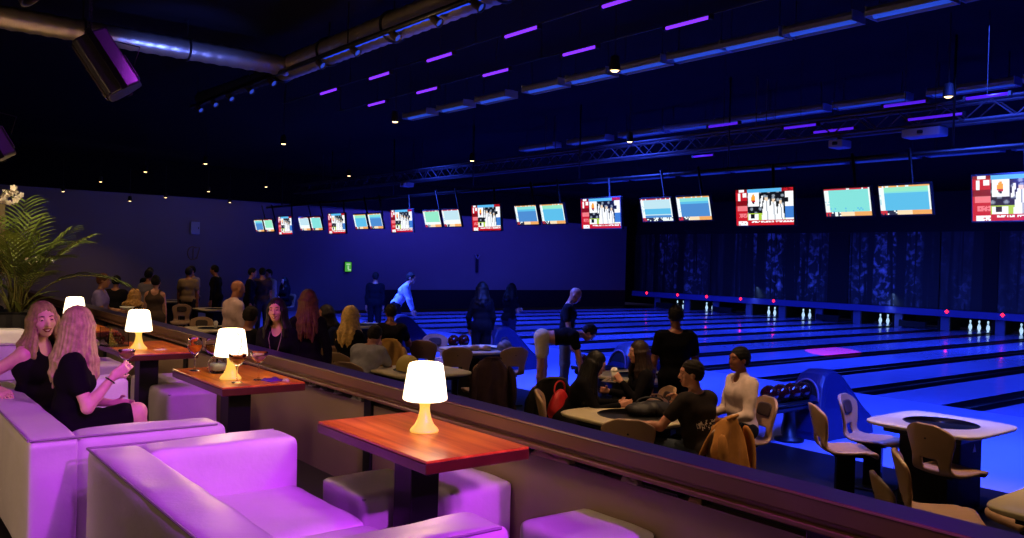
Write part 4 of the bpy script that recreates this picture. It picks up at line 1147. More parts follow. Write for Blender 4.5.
def orchid(loc, n, seed):
    r = random.Random(seed); b = MB(); P = [Vector((0, 0, -0.6)), Vector((-0.05, 0, -0.2)), Vector((-0.02, 0, 0.05)), Vector((0.10, -0.05, 0.20)), Vector((0.22, -0.08, 0.16))]
    b.tube(P, 0.006, 6, mi=1)
    for i in range(n):
        c = P[2].lerp(P[4], i/(n-1))+Vector((r.uniform(-.09, .09), r.uniform(-.07, .07), r.uniform(-.06, .07)))
        R_ = Euler((r.uniform(0.6, 2.0), r.uniform(-0.5, 0.5), r.uniform(0, 6))).to_matrix()
        for q in range(5):
            a = q*2*PI/5; pts = []
            for j in range(4):
                u = j/3; w = 0.017*math.sin(PI*(0.15+0.75*u))
                for s in (-1, 0, 1): pts.append(c+R_ @ Vector((math.cos(a)*0.04*u-math.sin(a)*w*s, math.sin(a)*0.04*u+math.cos(a)*w*s, 0.01*u*u)))
            b.quadgrid(pts, 3, 4)
    o = b.build('orchid_spray', [M_orch, M_stem], t, smooth=True); o.location = loc; return o
orchid((-0.27, -0.30, 2.08), 20, 3); o = orchid((0.10, -0.30, 1.35), 6, 5); o.scale = (0.8, 0.8, 0.8)

# loudspeakers on chains
M_cab = mat('speaker_cabinet', '#2c2a34', 0.35, noise=0.1, nscale=20); M_grille = mat('speaker_grille', '#3c352c', 0.6, bump=0.3, bscale=300)
def speaker(loc, rot, label, s=1.0):
    t = thing('loudspeaker', label, 'loudspeaker', loc); t.scale = (s, s, s)
    piv = Matrix.Rotation(rot[2], 3, 'Z') @ Matrix.Rotation(rot[1], 3, 'Y') @ Matrix.Rotation(rot[0], 3, 'X')
    def place(o): o.rotation_euler = piv.to_euler(); return o
    # cabinet: wedge in plan, front toward -X
    b = MB(); hw, hb, d, h = 0.19, 0.11, 0.34, 0.60
    pl = [(-0.12, -hw), (-0.17, -hw*0.8), (-0.17, hw*0.8), (-0.12, hw), (0.02, hw), (d/2, hb), (d/2, -hb), (0.02, -hw)]
    n = len(pl)
    for z, f in ((-h/2, 0.97), (-h/2+0.02, 1.0), (h/2-0.02, 1.0), (h/2, 0.97)): b.v += [(x*f, y*f, z) for x, y in pl]
    for j in range(3):
        for i in range(n): b.f.append((j*n+i, j*n+(i+1) % n, (j+1)*n+(i+1) % n, (j+1)*n+i)); b.m.append(0)
    b.f += [tuple(range(n))[::-1], tuple(range(3*n, 4*n))]; b.m += [0, 0]
    place(b.build('cabinet', M_cab, t, bevel=0.012))
    b = MB(); pts = []
    for j in range(13):
        for i in range(9): u, v = i/8-0.5, j/12-0.5; pts.append((-0.178-0.016*(1-(2*u)**2), u*0.30, v*0.55))
    b.quadgrid(pts, 9, 13); o = place(b.build('grille', M_grille, t, smooth=True)); md = o.modifiers.new('s', 'SOLIDIFY'); md.thickness = 0.012
    b = MB(); b.box((-0.196, 0, 0.045), (0.006, 0.13, 0.008)); place(b.build('grille_bar', M_blackmetal, t))
    b = MB(); b.box((-0.192, -0.06, -0.24), (0.01, 0.04, 0.022)); place(b.build('badge', mat('badge_silver', '#c8c0b0', 0.3, metal=0.8), t))
    b = MB(); b.box((0.12, 0, 0.312), (0.12, 0.03, 0.012)); b.box((0.07, 0, 0.303), (0.02, 0.03, 0.03)); b.box((0.17, 0, 0.303), (0.02, 0.03, 0.03)); place(b.build('carry_handle', M_cab, t, bevel=0.004))
    b = MB(); b.box((0.02, -0.205, 0.0), (0.06, 0.012, 0.62)); b.box((0.02, 0.205, 0.0), (0.06, 0.012, 0.62)); b.box((0.02, 0, 0.325), (0.06, 0.422, 0.012)); place(b.build('bracket', M_blackmetal, t, bevel=0.003))
    b = MB(); b.box((0.176, 0, -0.12), (0.02, 0.17, 0.24)); place(b.build('rear_panel', mat('rear_panel', '#24222c', 0.4), t, bevel=0.006))
    top = piv @ Vector((0.02, 0, 0.335))
    ch = (CZ-loc[2])/s
    b = MB()
    for yy in (-0.03, 0.05):
        p = top+Vector((0, yy, 0)); L = ch-p.z; m_ = int(L/0.035)
        if yy > 0:
            b.tube([p, (p.x, p.y, ch)], 0.004, 6)
        else:
            for i in range(m_):
                z = p.z+L*i/m_; a = (i % 2)*PI/2
                b.tube([(p.x+0.010*math.cos(a)*math.cos(q), p.y+0.010*math.sin(a)*math.cos(q), z+0.02*math.sin(q)+0.018) for q in np.linspace(0, 2*PI, 9)], 0.0035, 5, caps=False)
    b.build('chain', M_blackmetal, t, smooth=True)
    e = top; cab = piv @ Vector((0.17, 0, -0.08))
    b = MB(); b.tube([e, e+Vector((0.10, 0, -0.03)), (cab.x+0.10, cab.y, (e.z+cab.z)/2+0.05), (cab.x+0.05, cab.y, cab.z)], 0.006, 6); b.build('cable', M_black, t, smooth=True)
    return t
speaker((1.50, 6.66, 3.38), (0.0, math.radians(-33), math.radians(-20)), 'black hanging loudspeaker tilted down on a chain, in front of the air duct', 0.74)
speaker((0.93, 8.3, 2.98), (0.0, math.radians(-30), math.radians(-10)), 'black hanging loudspeaker cut by the left edge of the picture', 0.8)
t = thing('spot_lamp', 'small dark ceiling lamp in the top left corner', 'lamp', (0.75, 5.7, 3.62))
b = MB(); b.lathe([(0.0, 0), (0.05, 0.004), (0.06, 0.02), (0.06, 0.16), (0.065, 0.18), (0.05, 0.18), (0.045, 0.15)], 16, cap1=False); o = b.build('can', M_can, t, smooth=True); o.rotation_euler = (math.radians(140), 0, 1.0)
tube('stem', [(0, 0, 0), (0, 0, CZ-3.62)], 0.012, M_blackmetal, t, 8)
# ------------------------------------------------------------- players' area
M_chair = mat('chair_shell', '#a08064', 0.38, noise=0.05, nscale=6)
M_pad = mat('chair_pad', '#3a2c26', 0.6)
M_cream = mat('table_cream', '#cdbf9c', 0.30, noise=0.04, nscale=5)
def chair_proto():
    t = thing('bowling_chair', 'x', 'chair')
    P = [(0.245, 0.405), (0.240, 0.440), (0.20, 0.457), (0.08, 0.447), (-0.06, 0.440), (-0.15, 0.452), (-0.20, 0.495), (-0.222, 0.56), (-0.24, 0.64), (-0.262, 0.73), (-0.28, 0.80), (-0.29, 0.855)]
    W = [0.150, 0.185, 0.205, 0.215, 0.210, 0.19, 0.172, 0.172, 0.190, 0.212, 0.195, 0.075]
    S = [0]
    for a, b in zip(P, P[1:]): S.append(S[-1]+math.hypot(a[0]-b[0], a[1]-b[1]))
    def sm(vals, s):        # Catmull-Rom along the arc
        i = max(k for k in range(len(S)-1) if S[k] <= s+1e-9); t_ = (s-S[i])/(S[i+1]-S[i])
        p0, p1, p2, p3 = (vals[max(i-1, 0)], vals[i], vals[i+1], vals[min(i+2, len(S)-1)])
        return 0.5*(2*p1+(p2-p0)*t_+(2*p0-5*p1+4*p2-p3)*t_*t_+(3*p1-p0-3*p2+p3)*t_**3)
    N = 46; K = 9; k0 = 4; hx = 0.072
    rows = [S[-1]*i/(N-1) for i in range(N)]
    pts = []; zz = []
    for s in rows:
        y, z, w = sm([p[0] for p in P], s), sm([p[1] for p in P], s), max(0.05, sm(W, s)); zz.append(z)
        back = min(1, max(0, (z-0.47)/0.12))
        for k in range(-K, K+1):
            a = abs(k)
            if w > hx+0.03: x = hx*a/k0 if a <= k0 else hx+(w-hx)*(a-k0)/(K-k0)
            else: x = w*a/K
            e = (x/0.21)**2
            pts.append((math.copysign(x, k), y+0.055*e*back, z+0.022*e*(1-back)*(1 if y < 0.15 else 0.3)))
    b = MB(); nu = 2*K+1
    b.quadgrid(pts, nu, N)
    keep = []
    for j in range(N-1):
        for i in range(nu-1):
            kk = i-K
            hole = (-k0 <= kk < k0) and zz[j] > 0.480 and zz[j+1] < 0.585
            if not hole: keep.append(b.f[j*(nu-1)+i])
    b.f = keep; b.m = [0]*len(keep)
    o = b.build('seat_shell', M_chair, t, smooth=True)
    md = o.modifiers.new('t', 'SOLIDIFY'); md.thickness = 0.030; md.offset = 0
    md = o.modifiers.new('s', 'SUBSURF'); md.levels = 1; md.render_levels = 1
    # dark inset pad on the front of the back rest
    b = MB(); pts = []
    for j in range(9):
        for i in range(11):
            u, v = i/10*2-1, j/8*2-1
            r = max(abs(u), abs(v)); q = (abs(u)**4+abs(v)**4)**0.25; f = r/q if q > 1e-6 else 1
            x, z = 0.105*u*f, 0.735+0.062*v*f
            y = -0.240-(z-0.64)*0.24+0.055*(x/0.21)**2+0.020
            pts.append((x, y, z))
    b.quadgrid(pts, 11, 9); o = b.build('back_pad', M_pad, t, smooth=True); md = o.modifiers.new('t', 'SOLIDIFY'); md.thickness = 0.008
    b = MB(); b.box((0, 0.02, 0.215), (0.075, 0.16, 0.43)); b.build('pedestal', M_blackmetal, t, bevel=0.008)
    b = MB(); b.box((0, 0.02, 0.012), (0.34, 0.40, 0.024)); b.build('base_plate', M_blackmetal, t, bevel=0.008)
    b = MB(); b.box((0, 0.03, 0.418), (0.22, 0.26, 0.02)); b.build('seat_bracket', M_blackmetal, t, bevel=0.004)
    b = MB(); b.lathe([(0.0, 0.004), (0.006, 0.003), (0.008, 0.0), (0.0, 0.0)], 10); o = b.build('screw', M_blackmetal, t); o.rotation_euler = (PI/2, 0, 0); o.location = (0, -0.283, 0.735)
    return t
CH = chair_proto(); CH['group'] = 'moulded bowling chairs'; ch_used = False
def chair(bx, by, face, label, raise_=0.0):
    """bx, by: the top of the back rest"""
    global ch_used
    f = math.radians(face); loc = (bx+0.285*math.cos(f), by+0.285*math.sin(f), raise_)
    if not ch_used:
        ch_used = True; CH.location = loc; CH.rotation_euler = (0, 0, f-PI/2); CH['label'] = label; return CH
    return dup(CH, loc, f-PI/2, label)
chairs = [
 (6.79, 4.23, -42, 'beige moulded chair seen from its side, left of the nearest oval-holed table'),
 (7.61, 4.42, -78, 'beige moulded chair with dark window pad, in front of the blue ball return hood'),
 (6.74, 3.20, -12, 'beige moulded chair in front of the table, its lower slot lit bright'),
 (5.54, 2.83, -58, 'beige moulded chair seen edge on, right one of two beside the handrail'),
 (4.80, 2.57, -50, 'beige moulded chair low behind the handrail, left one of two edge on'),
 (6.45, 2.05, 150, 'beige moulded chair at the right frame edge with only its seat front showing'),
 (4.77, 4.53, 42, 'purple brown chair back close to the handrail before the large cream table'),
 (6.63, 9.50, 62, 'brown chair back right of the glowing front lamp shade'),
 (7.39, 9.18, 75, 'brown chair back with a bright cream slot, left of the bending person'),
 (6.09, 8.02, 75, 'chair buried under the dark purple coat'),
 (5.60, 6.35, 60, 'chair buried under the black coat with a red bag'),
 (5.10, 10.2, 48, 'grey purple chair back right of the polka dot skirt'),
 (6.72, 10.55, 42, 'brown chair back right of the tan coat'),
 (7.45, 11.35, -105, 'brown ring shaped chair facing the lounge beside the blue hood'),
 (5.30, 15.9, -118, 'cream ring shaped chair facing the lounge, far left'),
 (6.20, 20.0, -112, 'small grey ring shaped chair left of the cream ring shaped one'),
 (3.80, 13.2, 60, 'grey chair back left of the second lamp near the far handrail'),
 (4.30, 13.9, 20, 'cream arched chair back beside the far white table'),
 (5.60, 13.5, 40, 'grey chair back behind the smiling dark haired woman'),
 (4.35, 10.9, 50, 'cream chair back left of the smiling dark haired woman'),
]
for c in chairs: chair(*c)
def chair_at(x, y, face, label):
    f = math.radians(face); return chair(x-0.30*math.cos(f), y-0.30*math.sin(f), face, label)

def coat(bx, by, face, col, label, seed, drop=0.42, wide=0.25, name='jacket', col2=None):
    f = math.radians(face); t = thing(name, label, 'jacket', (bx+0.285*math.cos(f), by+0.285*math.sin(f), 0), f-PI/2)
    r = random.Random(seed); ph = [r.uniform(0, 6) for _ in range(4)]
    path = [(-0.20, 0.62), (-0.215, 0.72), (-0.235, 0.82), (-0.262, 0.885), (-0.30, 0.905), (-0.338, 0.885), (-0.352, 0.80), (-0.358, 0.70)]
    for k in range(1, 7): path.append((-0.360-0.012*k*0.4, 0.70-drop*k/6))
    nu = 33; pts = []
    for j, (y, z) in enumerate(path):
        fall = max(0, j-5)/8
        for i in range(nu):
            u = i/(nu-1)*2-1
            w = 0.155+ (wide-0.155)*min(1, max(0, abs(0.905-z)/0.16))
            w += 0.04*fall
            fold = (0.010+0.030*fall)*math.sin(u*9+ph[0]+1.2*math.sin(z*9+ph[1]))+0.012*fall*math.sin(u*19+ph[2])
            x = w*u+0.015*fall*math.sin(z*11+ph[3])
            zz = z-0.075*(abs(u)**3.0)*(1 if z > 0.7 else max(0, 0.3))-0.03*fall*math.sin(u*4+ph[1])
            yy = y+(0.085 if y < -0.27 else 0.04)*(abs(u)**2.2)*(1-0.6*fall) - (fold if y < -0.27 else -fold*0.3)
            pts.append((x, yy, zz))
    b = MB(); b.quadgrid(pts, nu, len(path))
    m = mat('coat_'+col.strip('#'), col, 0.9, noise=0.18, nscale=12, spec=0.15)
    o = b.build('coat_body', m, t, smooth=True); md = o.modifiers.new('t', 'SOLIDIFY'); md.thickness = 0.016; md = o.modifiers.new('s', 'SUBSURF'); md.levels = 1; md.render_levels = 1
    for sx in (-1, 1):   # sleeves hang down at the sides
        x0 = sx*(wide-0.02)
        b = MB(); b.tube([(x0*0.80, -0.325, 0.80), (x0*0.93, -0.350, 0.72), (x0*1.0, -0.362, 0.60), (x0*1.03, -0.366, 0.46), (x0*1.02, -0.362, 0.33)], [0.020, 0.044, 0.046, 0.042, 0.040], 12)
        o = b.build('sleeve', m, t, smooth=True); md = o.modifiers.new('s', 'SUBSURF'); md.levels = 1; md.render_levels = 1
    b = MB(); b.tube([(-0.11, -0.318, 0.885), (-0.05, -0.335, 0.898), (0.05, -0.335, 0.898), (0.11, -0.318, 0.885)], [0.008, 0.013, 0.013, 0.008], 8); b.build('collar', m if not col2 else mat('coat_'+col2.strip('#'), col2, 0.85), t, smooth=True)
    return t
coat(5.40, 4.07, 106, '#a9743e', 'tan brown jacket hung over a chair back beside the man in the black printed shirt', 3, 0.45, 0.31)
coat(6.09, 8.02, 75, '#463338', 'dark purple coat hung over a chair right of the front lamp', 5, 0.50, 0.27)
coat(5.60, 6.35, 60, '#14110f', 'black coat hung over a chair left of the woman with long black hair', 8, 0.45, 0.27, col2='#4a4630')
coat(6.27-0.30*math.cos(math.radians(58)), 10.70-0.30*math.sin(math.radians(58)), 58, '#c79a52', 'pale tan coat hung over a chair behind the dark haired guest', 11, 0.40, 0.25)

# square cream tables with a round black well in the top
def rsq(n, w, d, r):
    out = []
    for i in range(n):
        a = 2*PI*i/n; c, s = math.cos(a), math.sin(a); p = 6.0
        k = (abs(c)**p+abs(s)**p)**(-1/p); out.append((w/2*c*k, d/2*s*k))
    return out
def table_proto():
    t = thing('bowling_table', 'x', 'table')
    n = 64; o_ = rsq(n, 1.0, 0.98, 0.1); R = 0.30; b = MB()
    loops = [[(x*0.93, y*0.93, 0.700) for x, y in o_], [(x*0.985, y*0.985, 0.712) for x, y in o_], [(x, y, 0.728) for x, y in o_], [(x*0.99, y*0.99, 0.737) for x, y in o_], [(x*0.975, y*0.975, 0.740) for x, y in o_],
             [(R*1.02*math.cos(2*PI*i/n), R*1.02*math.sin(2*PI*i/n), 0.740) for i in range(n)], [(R*math.cos(2*PI*i/n), R*math.sin(2*PI*i/n), 0.735) for i in range(n)], [(R*math.cos(2*PI*i/n), R*math.sin(2*PI*i/n), 0.700) for i in range(n)], [(x*0.93, y*0.93, 0.700) for x, y in o_]]
    b.quadgrid([p for l in loops for p in l], n, len(loops), closed_u=True)
    b.build('table_top', M_cream, t, smooth=False, bevel=0)
    for p in t.children[0].data.polygons: p.use_smooth = True
    lathe('well', [(R+0.004, 0.739), (R-0.004, 0.741), (R-0.012, 0.735), (R-0.018, 0.700), (0.0, 0.690)], mat('well_black', '#0d0b0e', 0.45), t, 48)
    box('under_frame', (0, 0, 0.672), (0.72, 0.66, 0.05), M_blackmetal, t, bevel=0.008)
    box('pedestal', (0, 0, 0.335), (0.42, 0.52, 0.65), M_black, t, bevel=0.01)
    box('plinth', (0, 0, 0.02), (0.52, 0.60, 0.04), M_blackmetal, t, bevel=0.006)
    return t
TBp = table_proto(); TBp['group'] = 'square tables with a round well'
tabs = [(7.55, 3.45, 'cream table with a big round black well, before the blue approach at the right'),
        (5.55, 1.62, 'cream table cut by the right frame edge, above the handrail'),
        (5.42, 5.10, 'large cream table between the long haired woman and the man in the printed shirt'),
        (7.45, 6.90, 'cream table half hidden behind the standing man in black'),
        (7.45, 10.1, 'cream table with shoes and a grey bag on it, left of the bending person'),
        (5.35, 8.45, 'table with a yellow cap on it, just left of the front lamp shade'),
        (8.0, 14.6, 'cream table left of the dark haired guest with the tan coat'),
        (5.15, 14.75, 'white table beside the cream ring shaped chair'),
        (7.0, 19.9, 'pale far table beside the standing man in tan'),
        (6.9, 23.4, 'farthest pale table near the group in the dark'),
        (4.2, 16.9, 'far table left of the third lamp, by the woman in the tan dress')]
for i, (x, y, lab) in enumerate(tabs):
    if i == 0: TBp.location = (x, y, 0); TBp['label'] = lab; tb = TBp
    else: tb = dup(TBp, (x, y, 0), 0, lab)
o = MB(); o.v = [(0, -0.03, -0.035), (0, 0.03, -0.035), (0, 0.0, 0.035), (0.004, -0.03, -0.035), (0.004, 0.03, -0.035), (0.004, 0, 0.035)]; o.f = [(0, 2, 1), (3, 4, 5), (0, 1, 4, 3), (1, 2, 5, 4), (2, 0, 3, 5)]; o.m = [0]*5
e = o.build('table_emblem', mat('emblem_white', '#e0e0f0', 0.4), TBp); e.location = (0.06, -0.262, 0.56); e.rotation_euler = (0, 0, PI/2)

# ball returns
M_hood = mat('hood_blue', '#1f2450', 0.35); M_rackm = mat('rack_dark', '#15141c', 0.4)
M_ball = mat('ball_red', '#3c0a0e', 0.12, coat=0.6); M_ball2 = mat('ball_dark', '#2a0a10', 0.08, coat=0.6)
def return_proto():
    t = thing('ball_return', 'x', 'ball return')
    # shark-fin hood: a side outline swept across the width, narrower at the top
    out = [(0.02, 0.0), (0.0, 0.10), (0.06, 0.40), (0.16, 0.66), (0.26, 0.78), (0.40, 0.82), (0.60, 0.81), (0.74, 0.74), (0.95, 0.56), (1.15, 0.38), (1.30, 0.28), (1.37, 0.24), (1.40, 0.0)]
    b = MB(); ns = 13; n = len(out)
    for i in range(ns):
        v = -1+2*i/(ns-1); e = math.sqrt(max(0, 1-abs(v)**5))
        for x, z in out: b.v.append((0.6+(x*0.87-0.6)*(0.95+0.05*e), 0.29*v*(1-0.30*(z/0.82)**2), z*(0.80+0.20*e)))
    for i in range(ns-1):
        for k in range(n-1): b.f.append((i*n+k, i*n+k+1, (i+1)*n+k+1, (i+1)*n+k)); b.m.append(0)
    b.f += [tuple(range(n))[::-1], tuple((ns-1)*n+k for k in range(n))]; b.m += [0, 0]
    b.build('hood', M_hood, t, smooth=False, bevel=0.015)
    def fx(z): return 0.085+0.23*(z-0.40) if z > 0.4 else 0.06+0.07*(z-0.1)
    b = MB(); ring_ = [(0.185*math.cos(a), 0.46+0.25*math.sin(a)) for a in np.linspace(0, PI, 17)]+[(-0.185, 0.25), (0.185, 0.25)]
    pf = [(fx(z)-0.020, y, z) for y, z in ring_]; pb = [(fx(z)+0.10, y, z) for y, z in ring_]
    b.v += pf+pb; m_ = len(ring_)
    for k in range(m_): b.f.append((k, (k+1) % m_, m_+(k+1) % m_, m_+k)); b.m.append(0)
    b.f.append(tuple(range(m_))); b.m.append(0); b.f.append(tuple(range(m_, 2*m_))[::-1]); b.m.append(0)
    b.build('mouth', M_black, t)
    b = MB(); b.tube([(fx(z)-0.026, y, z) for y, z in ring_[:17]], 0.013, 8); b.build('mouth_trim', mat('hood_trim', '#6a5a80', 0.4), t, smooth=True)
    b = MB()
    for sy in (-0.15, -0.06, 0.06, 0.15): b.tube([(-0.72, sy, 0.46), (0.10, sy, 0.46)], 0.016, 8)
    b.tube([(-0.72, 0.16*math.cos(a), 0.47+0.02) for a in np.linspace(0, PI, 9)], 0.02, 8)
    b.build('rack_rails', M_rackm, t, smooth=True)
    sdf_obj('rack_tray', [cone((-0.65, -0.10, 0.42), (0.10, -0.10, 0.42), 0.05, None, 0.05), cone((-0.65, 0.10, 0.42), (0.10, 0.10, 0.42), 0.05, None, 0.05)], 0.016, M_rackm, t)
    lathe('pedestal', [(0.17, 0.0), (0.17, 0.03), (0.08, 0.05), (0.07, 0.38), (0.10, 0.40), (0.0, 0.40)], M_rackm, t, 20, (-0.22, 0, 0))
    return t
RP = return_proto(); RP['group'] = 'ball returns on the approach'
rets = [(9.12, 5.83, 'blue hooded ball return with red balls on its rack, beside the white shirted man'), (9.35, 9.23, 'ball return behind the woman drinking from a white cup'),
        (9.35, 12.63, 'ball return behind the table with the shoes'), (9.2, 16.03, 'blue ball return hood right of the tan coat')]
ball = None
def addball(x, y, z, lab, m):
    global ball
    b = MB(); R_ = 0.108
    b.lathe([(0.0, -R_)]+[(R_*math.sin(a), -R_*math.cos(a)) for a in np.linspace(0.2, PI-0.2, 15)]+[(0.0, R_)], 24)
    o = b.build('bowling_ball', m, smooth=True); o.location = (x, y, z); tag(o, lab, 'bowling ball', 'bowling balls on the racks')
    for a, q in ((0.0, 0.03), (2.0, 0.03), (4.0, 0.04)):
        h = MB(); h.lathe([(0.0, 0.0), (0.013, 0.0), (0.013, 0.003), (0.0, 0.003)], 10); ho = h.build('finger_hole', M_black, o); d = Vector((q*math.cos(a), q*math.sin(a), math.sqrt(R_*R_-q*q)-0.0015)); ho.location = d; ho.rotation_euler = Vector((0, 0, 1)).rotation_difference(d.normalized()).to_euler()
for i, (x, y, lab) in enumerate(rets):
    if i == 0: RP.location = (x, y, 0); RP['label'] = lab
    else: dup(RP, (x, y, 0), 0, lab)
    for j in range(4 if i == 0 else 2):
        addball(x-0.64+0.225*j, y-0.0, 0.578, ('dark red ball on the nearest hooded ball return rack, %s from the left' % ORD[j]) if i == 0 else ('dark bowling ball on a far rack, %s on the %s rack' % (ORD[j], ORD[i])), M_ball if j != 3 else M_ball2)

# small things on tables and chairs
def blob(name, lab, cat, prims, h, m, loc, rz=0, cuts=(), disp=None, group=None):
    me, V, F = sdf_mesh(name, prims, h, cuts, disp); o = link(name, me, None, [m]); o.location = loc; o.rotation_euler = (0, 0, rz); tag(o, lab, cat, group); return o
def shoe(x, y, z, rz, lab):
    t = thing('bowling_shoe', lab, 'shoe', (x, y, z), rz)
    sdf_obj('upper', [ell((0, -0.07, 0.045), (0.038, 0.06, 0.05), 0.03), ell((0, 0.06, 0.030), (0.042, 0.08, 0.030), 0.04), sub(ell((0, -0.075, 0.10), (0.024, 0.040, 0.045), 0.01))], 0.007, mat('shoe_tan', '#a8875c', 0.5), t, [((0, 0, 0.008), (0, 0, -1))])
    sdf_obj('sole', [ell((0, -0.07, 0.006), (0.040, 0.062, 0.012), 0.02), ell((0, 0.06, 0.006), (0.045, 0.085, 0.012), 0.03)], 0.006, mat('shoe_sole', '#3a2c24', 0.6), t, [((0, 0, 0.0), (0, 0, -1))])
    b = MB()
    for k in range(3): b.tube([(-0.02, 0.0+0.022*k, 0.062-0.008*k), (0.0, 0.004+0.022*k, 0.069-0.008*k), (0.02, 0.0+0.022*k, 0.062-0.008*k)], 0.003, 5)
    b.build('laces', mat('lace_cream', '#d8ccb0', 0.7), t)
    return t
TZ = 0.742
shoe(7.14, 9.92, TZ, 0.9, 'tan bowling shoe on the table behind the brown chair backs, left of a pair')
shoe(7.30, 9.84, TZ, 0.5, 'tan bowling shoe on the table behind the brown chair backs, right of a pair')
def bag(x, y, z, rz, col, lab, w=0.15, d=0.08, h=0.13, name='handbag'):
    t = thing(name, lab, 'bag', (x, y, z), rz); m = mat('bag_'+col.strip('#'), col, 0.6, noise=0.15, nscale=20)
    sdf_obj('bag_body', [ell((0, 0, h*0.45), (w, d, h*0.55), 0.03), ell((w*0.4, 0, h*0.3), (w*0.6, d*1.1, h*0.33), 0.04), ell((-w*0.4, 0, h*0.3), (w*0.6, d*1.05, h*0.33), 0.04)], 0.012, m, t, [((0, 0, 0.001), (0, 0, -1))], disp=folds(0.006, 40, x))
    b = MB(); b.tube([(-w*0.6*math.cos(a)+0, 0.02*math.sin(2*a), h*0.75+h*0.5*math.sin(a)) for a in np.linspace(0, PI, 13)], 0.008, 7); b.build('strap', m, t, smooth=True)
    return t
bag(7.62, 9.74, TZ, 0.4, '#6a625c', 'grey slouchy handbag on the table with the tan shoes', 0.13, 0.08, 0.15)
bag(5.55, 5.02, TZ, -0.3, '#15131a', 'black soft bag lying on the large cream table', 0.22, 0.11, 0.12)
bag(5.86, 5.22, TZ, -0.6, '#6b5048', 'small brown pouch on the large cream table before the standing man', 0.10, 0.06, 0.10)
bag(5.30, 5.92, 0.56, 0.4, '#b0141c', 'bright red bag hanging against the black coat', 0.15, 0.07, 0.30)
bag(5.15, 8.28, TZ, 0.3, '#4a3a34', 'small brown bag on the table by the yellow cap', 0.10, 0.06, 0.10)
t = thing('cap', 'yellow cream brimmed cap lying beside the hunched grey man', 'hat', (5.10, 8.30, TZ), 0.8); t.scale = (1.35, 1.35, 1.35)
sdf_obj('crown', [ell((0, 0, 0.05), (0.09, 0.10, 0.10), 0.02), sub(ell((0, 0, 0.0), (0.078, 0.088, 0.088), 0.01))], 0.01, mat('cap_yellow', '#c9b460', 0.7), t, [((0, 0, 0.004), (0, 0, -1))])
sdf_obj('brim', [ell((0, -0.13, 0.02), (0.085, 0.11, 0.018), 0.02), sub(ell((0, -0.10, -0.03), (0.09, 0.14, 0.035), 0.01))], 0.009, mat('cap_yellow', '#c9b460', 0.7), t)
def card(x, y, z, rz, w, d, lab, col='#cbb88e', tilt=0.0):
    t = thing('card', lab, 'card', (x, y, z), rz); b = MB(); b.box((0, 0, 0), (w, d, 0.004), 0, Matrix.Rotation(tilt, 3, 'X')); b.build('card_sheet', mat('card_'+col.strip('#'), col, 0.6), t)
    b = MB(); R_ = Matrix.Rotation(tilt, 3, 'X'); b.box(R_ @ Vector((0, d*0.2, 0.0025)), (w*0.8, d*0.12, 0.001), 0, R_); b.box(R_ @ Vector((-w*0.1, -d*0.1, 0.0025)), (w*0.6, d*0.08, 0.001), 0, R_); b.build('card_line', mat('card_ink', '#8a7a5c', 0.6), t); return t
card(6.78, 6.72, TZ+0.003, 0.6, 0.30, 0.16, 'pale card on the table before the woman drinking from a white cup', '#c8b088')
card(5.78, 4.82, TZ+0.003, 0.4, 0.20, 0.04, 'thin white paper strip beside the black bag', '#d8d8e0')
def cup(x, y, z, lab, col='#d8d0c8', h=0.10):
    t = thing('drinking_cup', lab, 'cup', (x, y, z)); m = mat('cup_'+col.strip('#'), col, 0.4)
    lathe('cup_body', [(0.0, 0.0), (0.026, 0.0), (0.036, h), (0.033, h), (0.024, 0.005), (0.0, 0.005)], m, t, 20)
    lathe('lid', [(0.038, h), (0.038, h+0.008), (0.030, h+0.014), (0.028, h+0.03), (0.0, h+0.04)], mat('cup_lid', '#e8e4dc', 0.4), t, 20)
    return t
cup(5.1, 14.6, TZ, 'pale paper cup on the white table beside the ring shaped chair')
cup(7.1, 19.7, TZ, 'pale cup on the far table beside the standing man in tan')
cup(4.15, 16.6, TZ, 'reddish cup on the far table by the woman in the tan dress', '#a05038', 0.14)
# ------------------------------------------------------------- guests
def W(x, y, z=0.0): return (x, y, z)
# two women on the sofa
r2, d2 = person('', 'blonde woman in a black dress seen from behind, raising a coupe glass', W(1.11, 5.73, LF), -8,
    dict(skin='pale', female=True, hair=('long', '#aa9868', 0.30, 30, 0.010), top=('dress', '#0c0a10'), skirt=0.80, shoes=True),
    seated(4, (48, 2, 0), larm=(V3(-0.15, 0.25, -1), V3(0.55, 0.8, -0.05)), rarm=(V3(0.20, 0.30, -0.92), V3(-0.10, 0.60, 0.78), V3(-0.1, 0.75, 0.55), V3(-1, 0.1, 0.2), 0.75), seat=0.372, rleg=(V3(0.08, 1, 0.30), V3(-0.25, 0.12, -1)), lleg=(V3(-0.05, 1, 0.02), V3(0.05, 0.0, -1))), 0.0075, s=0.95)
r1, d1 = person('', 'laughing blonde woman in a sleeveless black top with her arm along the sofa back', W(1.03, 6.36, LF), -54,
    dict(skin='pale', female=True, hair=('long', '#9c8a58', 0.20, 28, 0.012), top=('sleeveless', '#100c12'), bottom=('trousers', '#17131c')),
    seated(6, (-30, 3, 4), larm=(V3(-0.15, 0.25, -1), V3(0.5, 0.8, -0.1)), rarm=(V3(0.42, -0.66, -0.55), V3(0.34, 0.92, -0.16), V3(0.3, 0.9, -0.2), V3(-0.2, 0.0, -1), 0.35), smile=1, seat=0.372), 0.0075, s=0.95)
def on(root, p): return root.matrix_basis @ Vector(p)
# glass in the raised hand
sh, el, wr, hd, sx = d2['arms'][1]
gp = on(r2, wr+unit(hd)*0.085+V3(-0.040, 0.01, 0.0))
g = coupe(0, 0, 'coupe glass with a pinkish drink held up by the blonde woman in black', mliq('peach', '#d89a78'), 0.165, 0.050); g.location = gp-Vector((0, 0, 0.06))
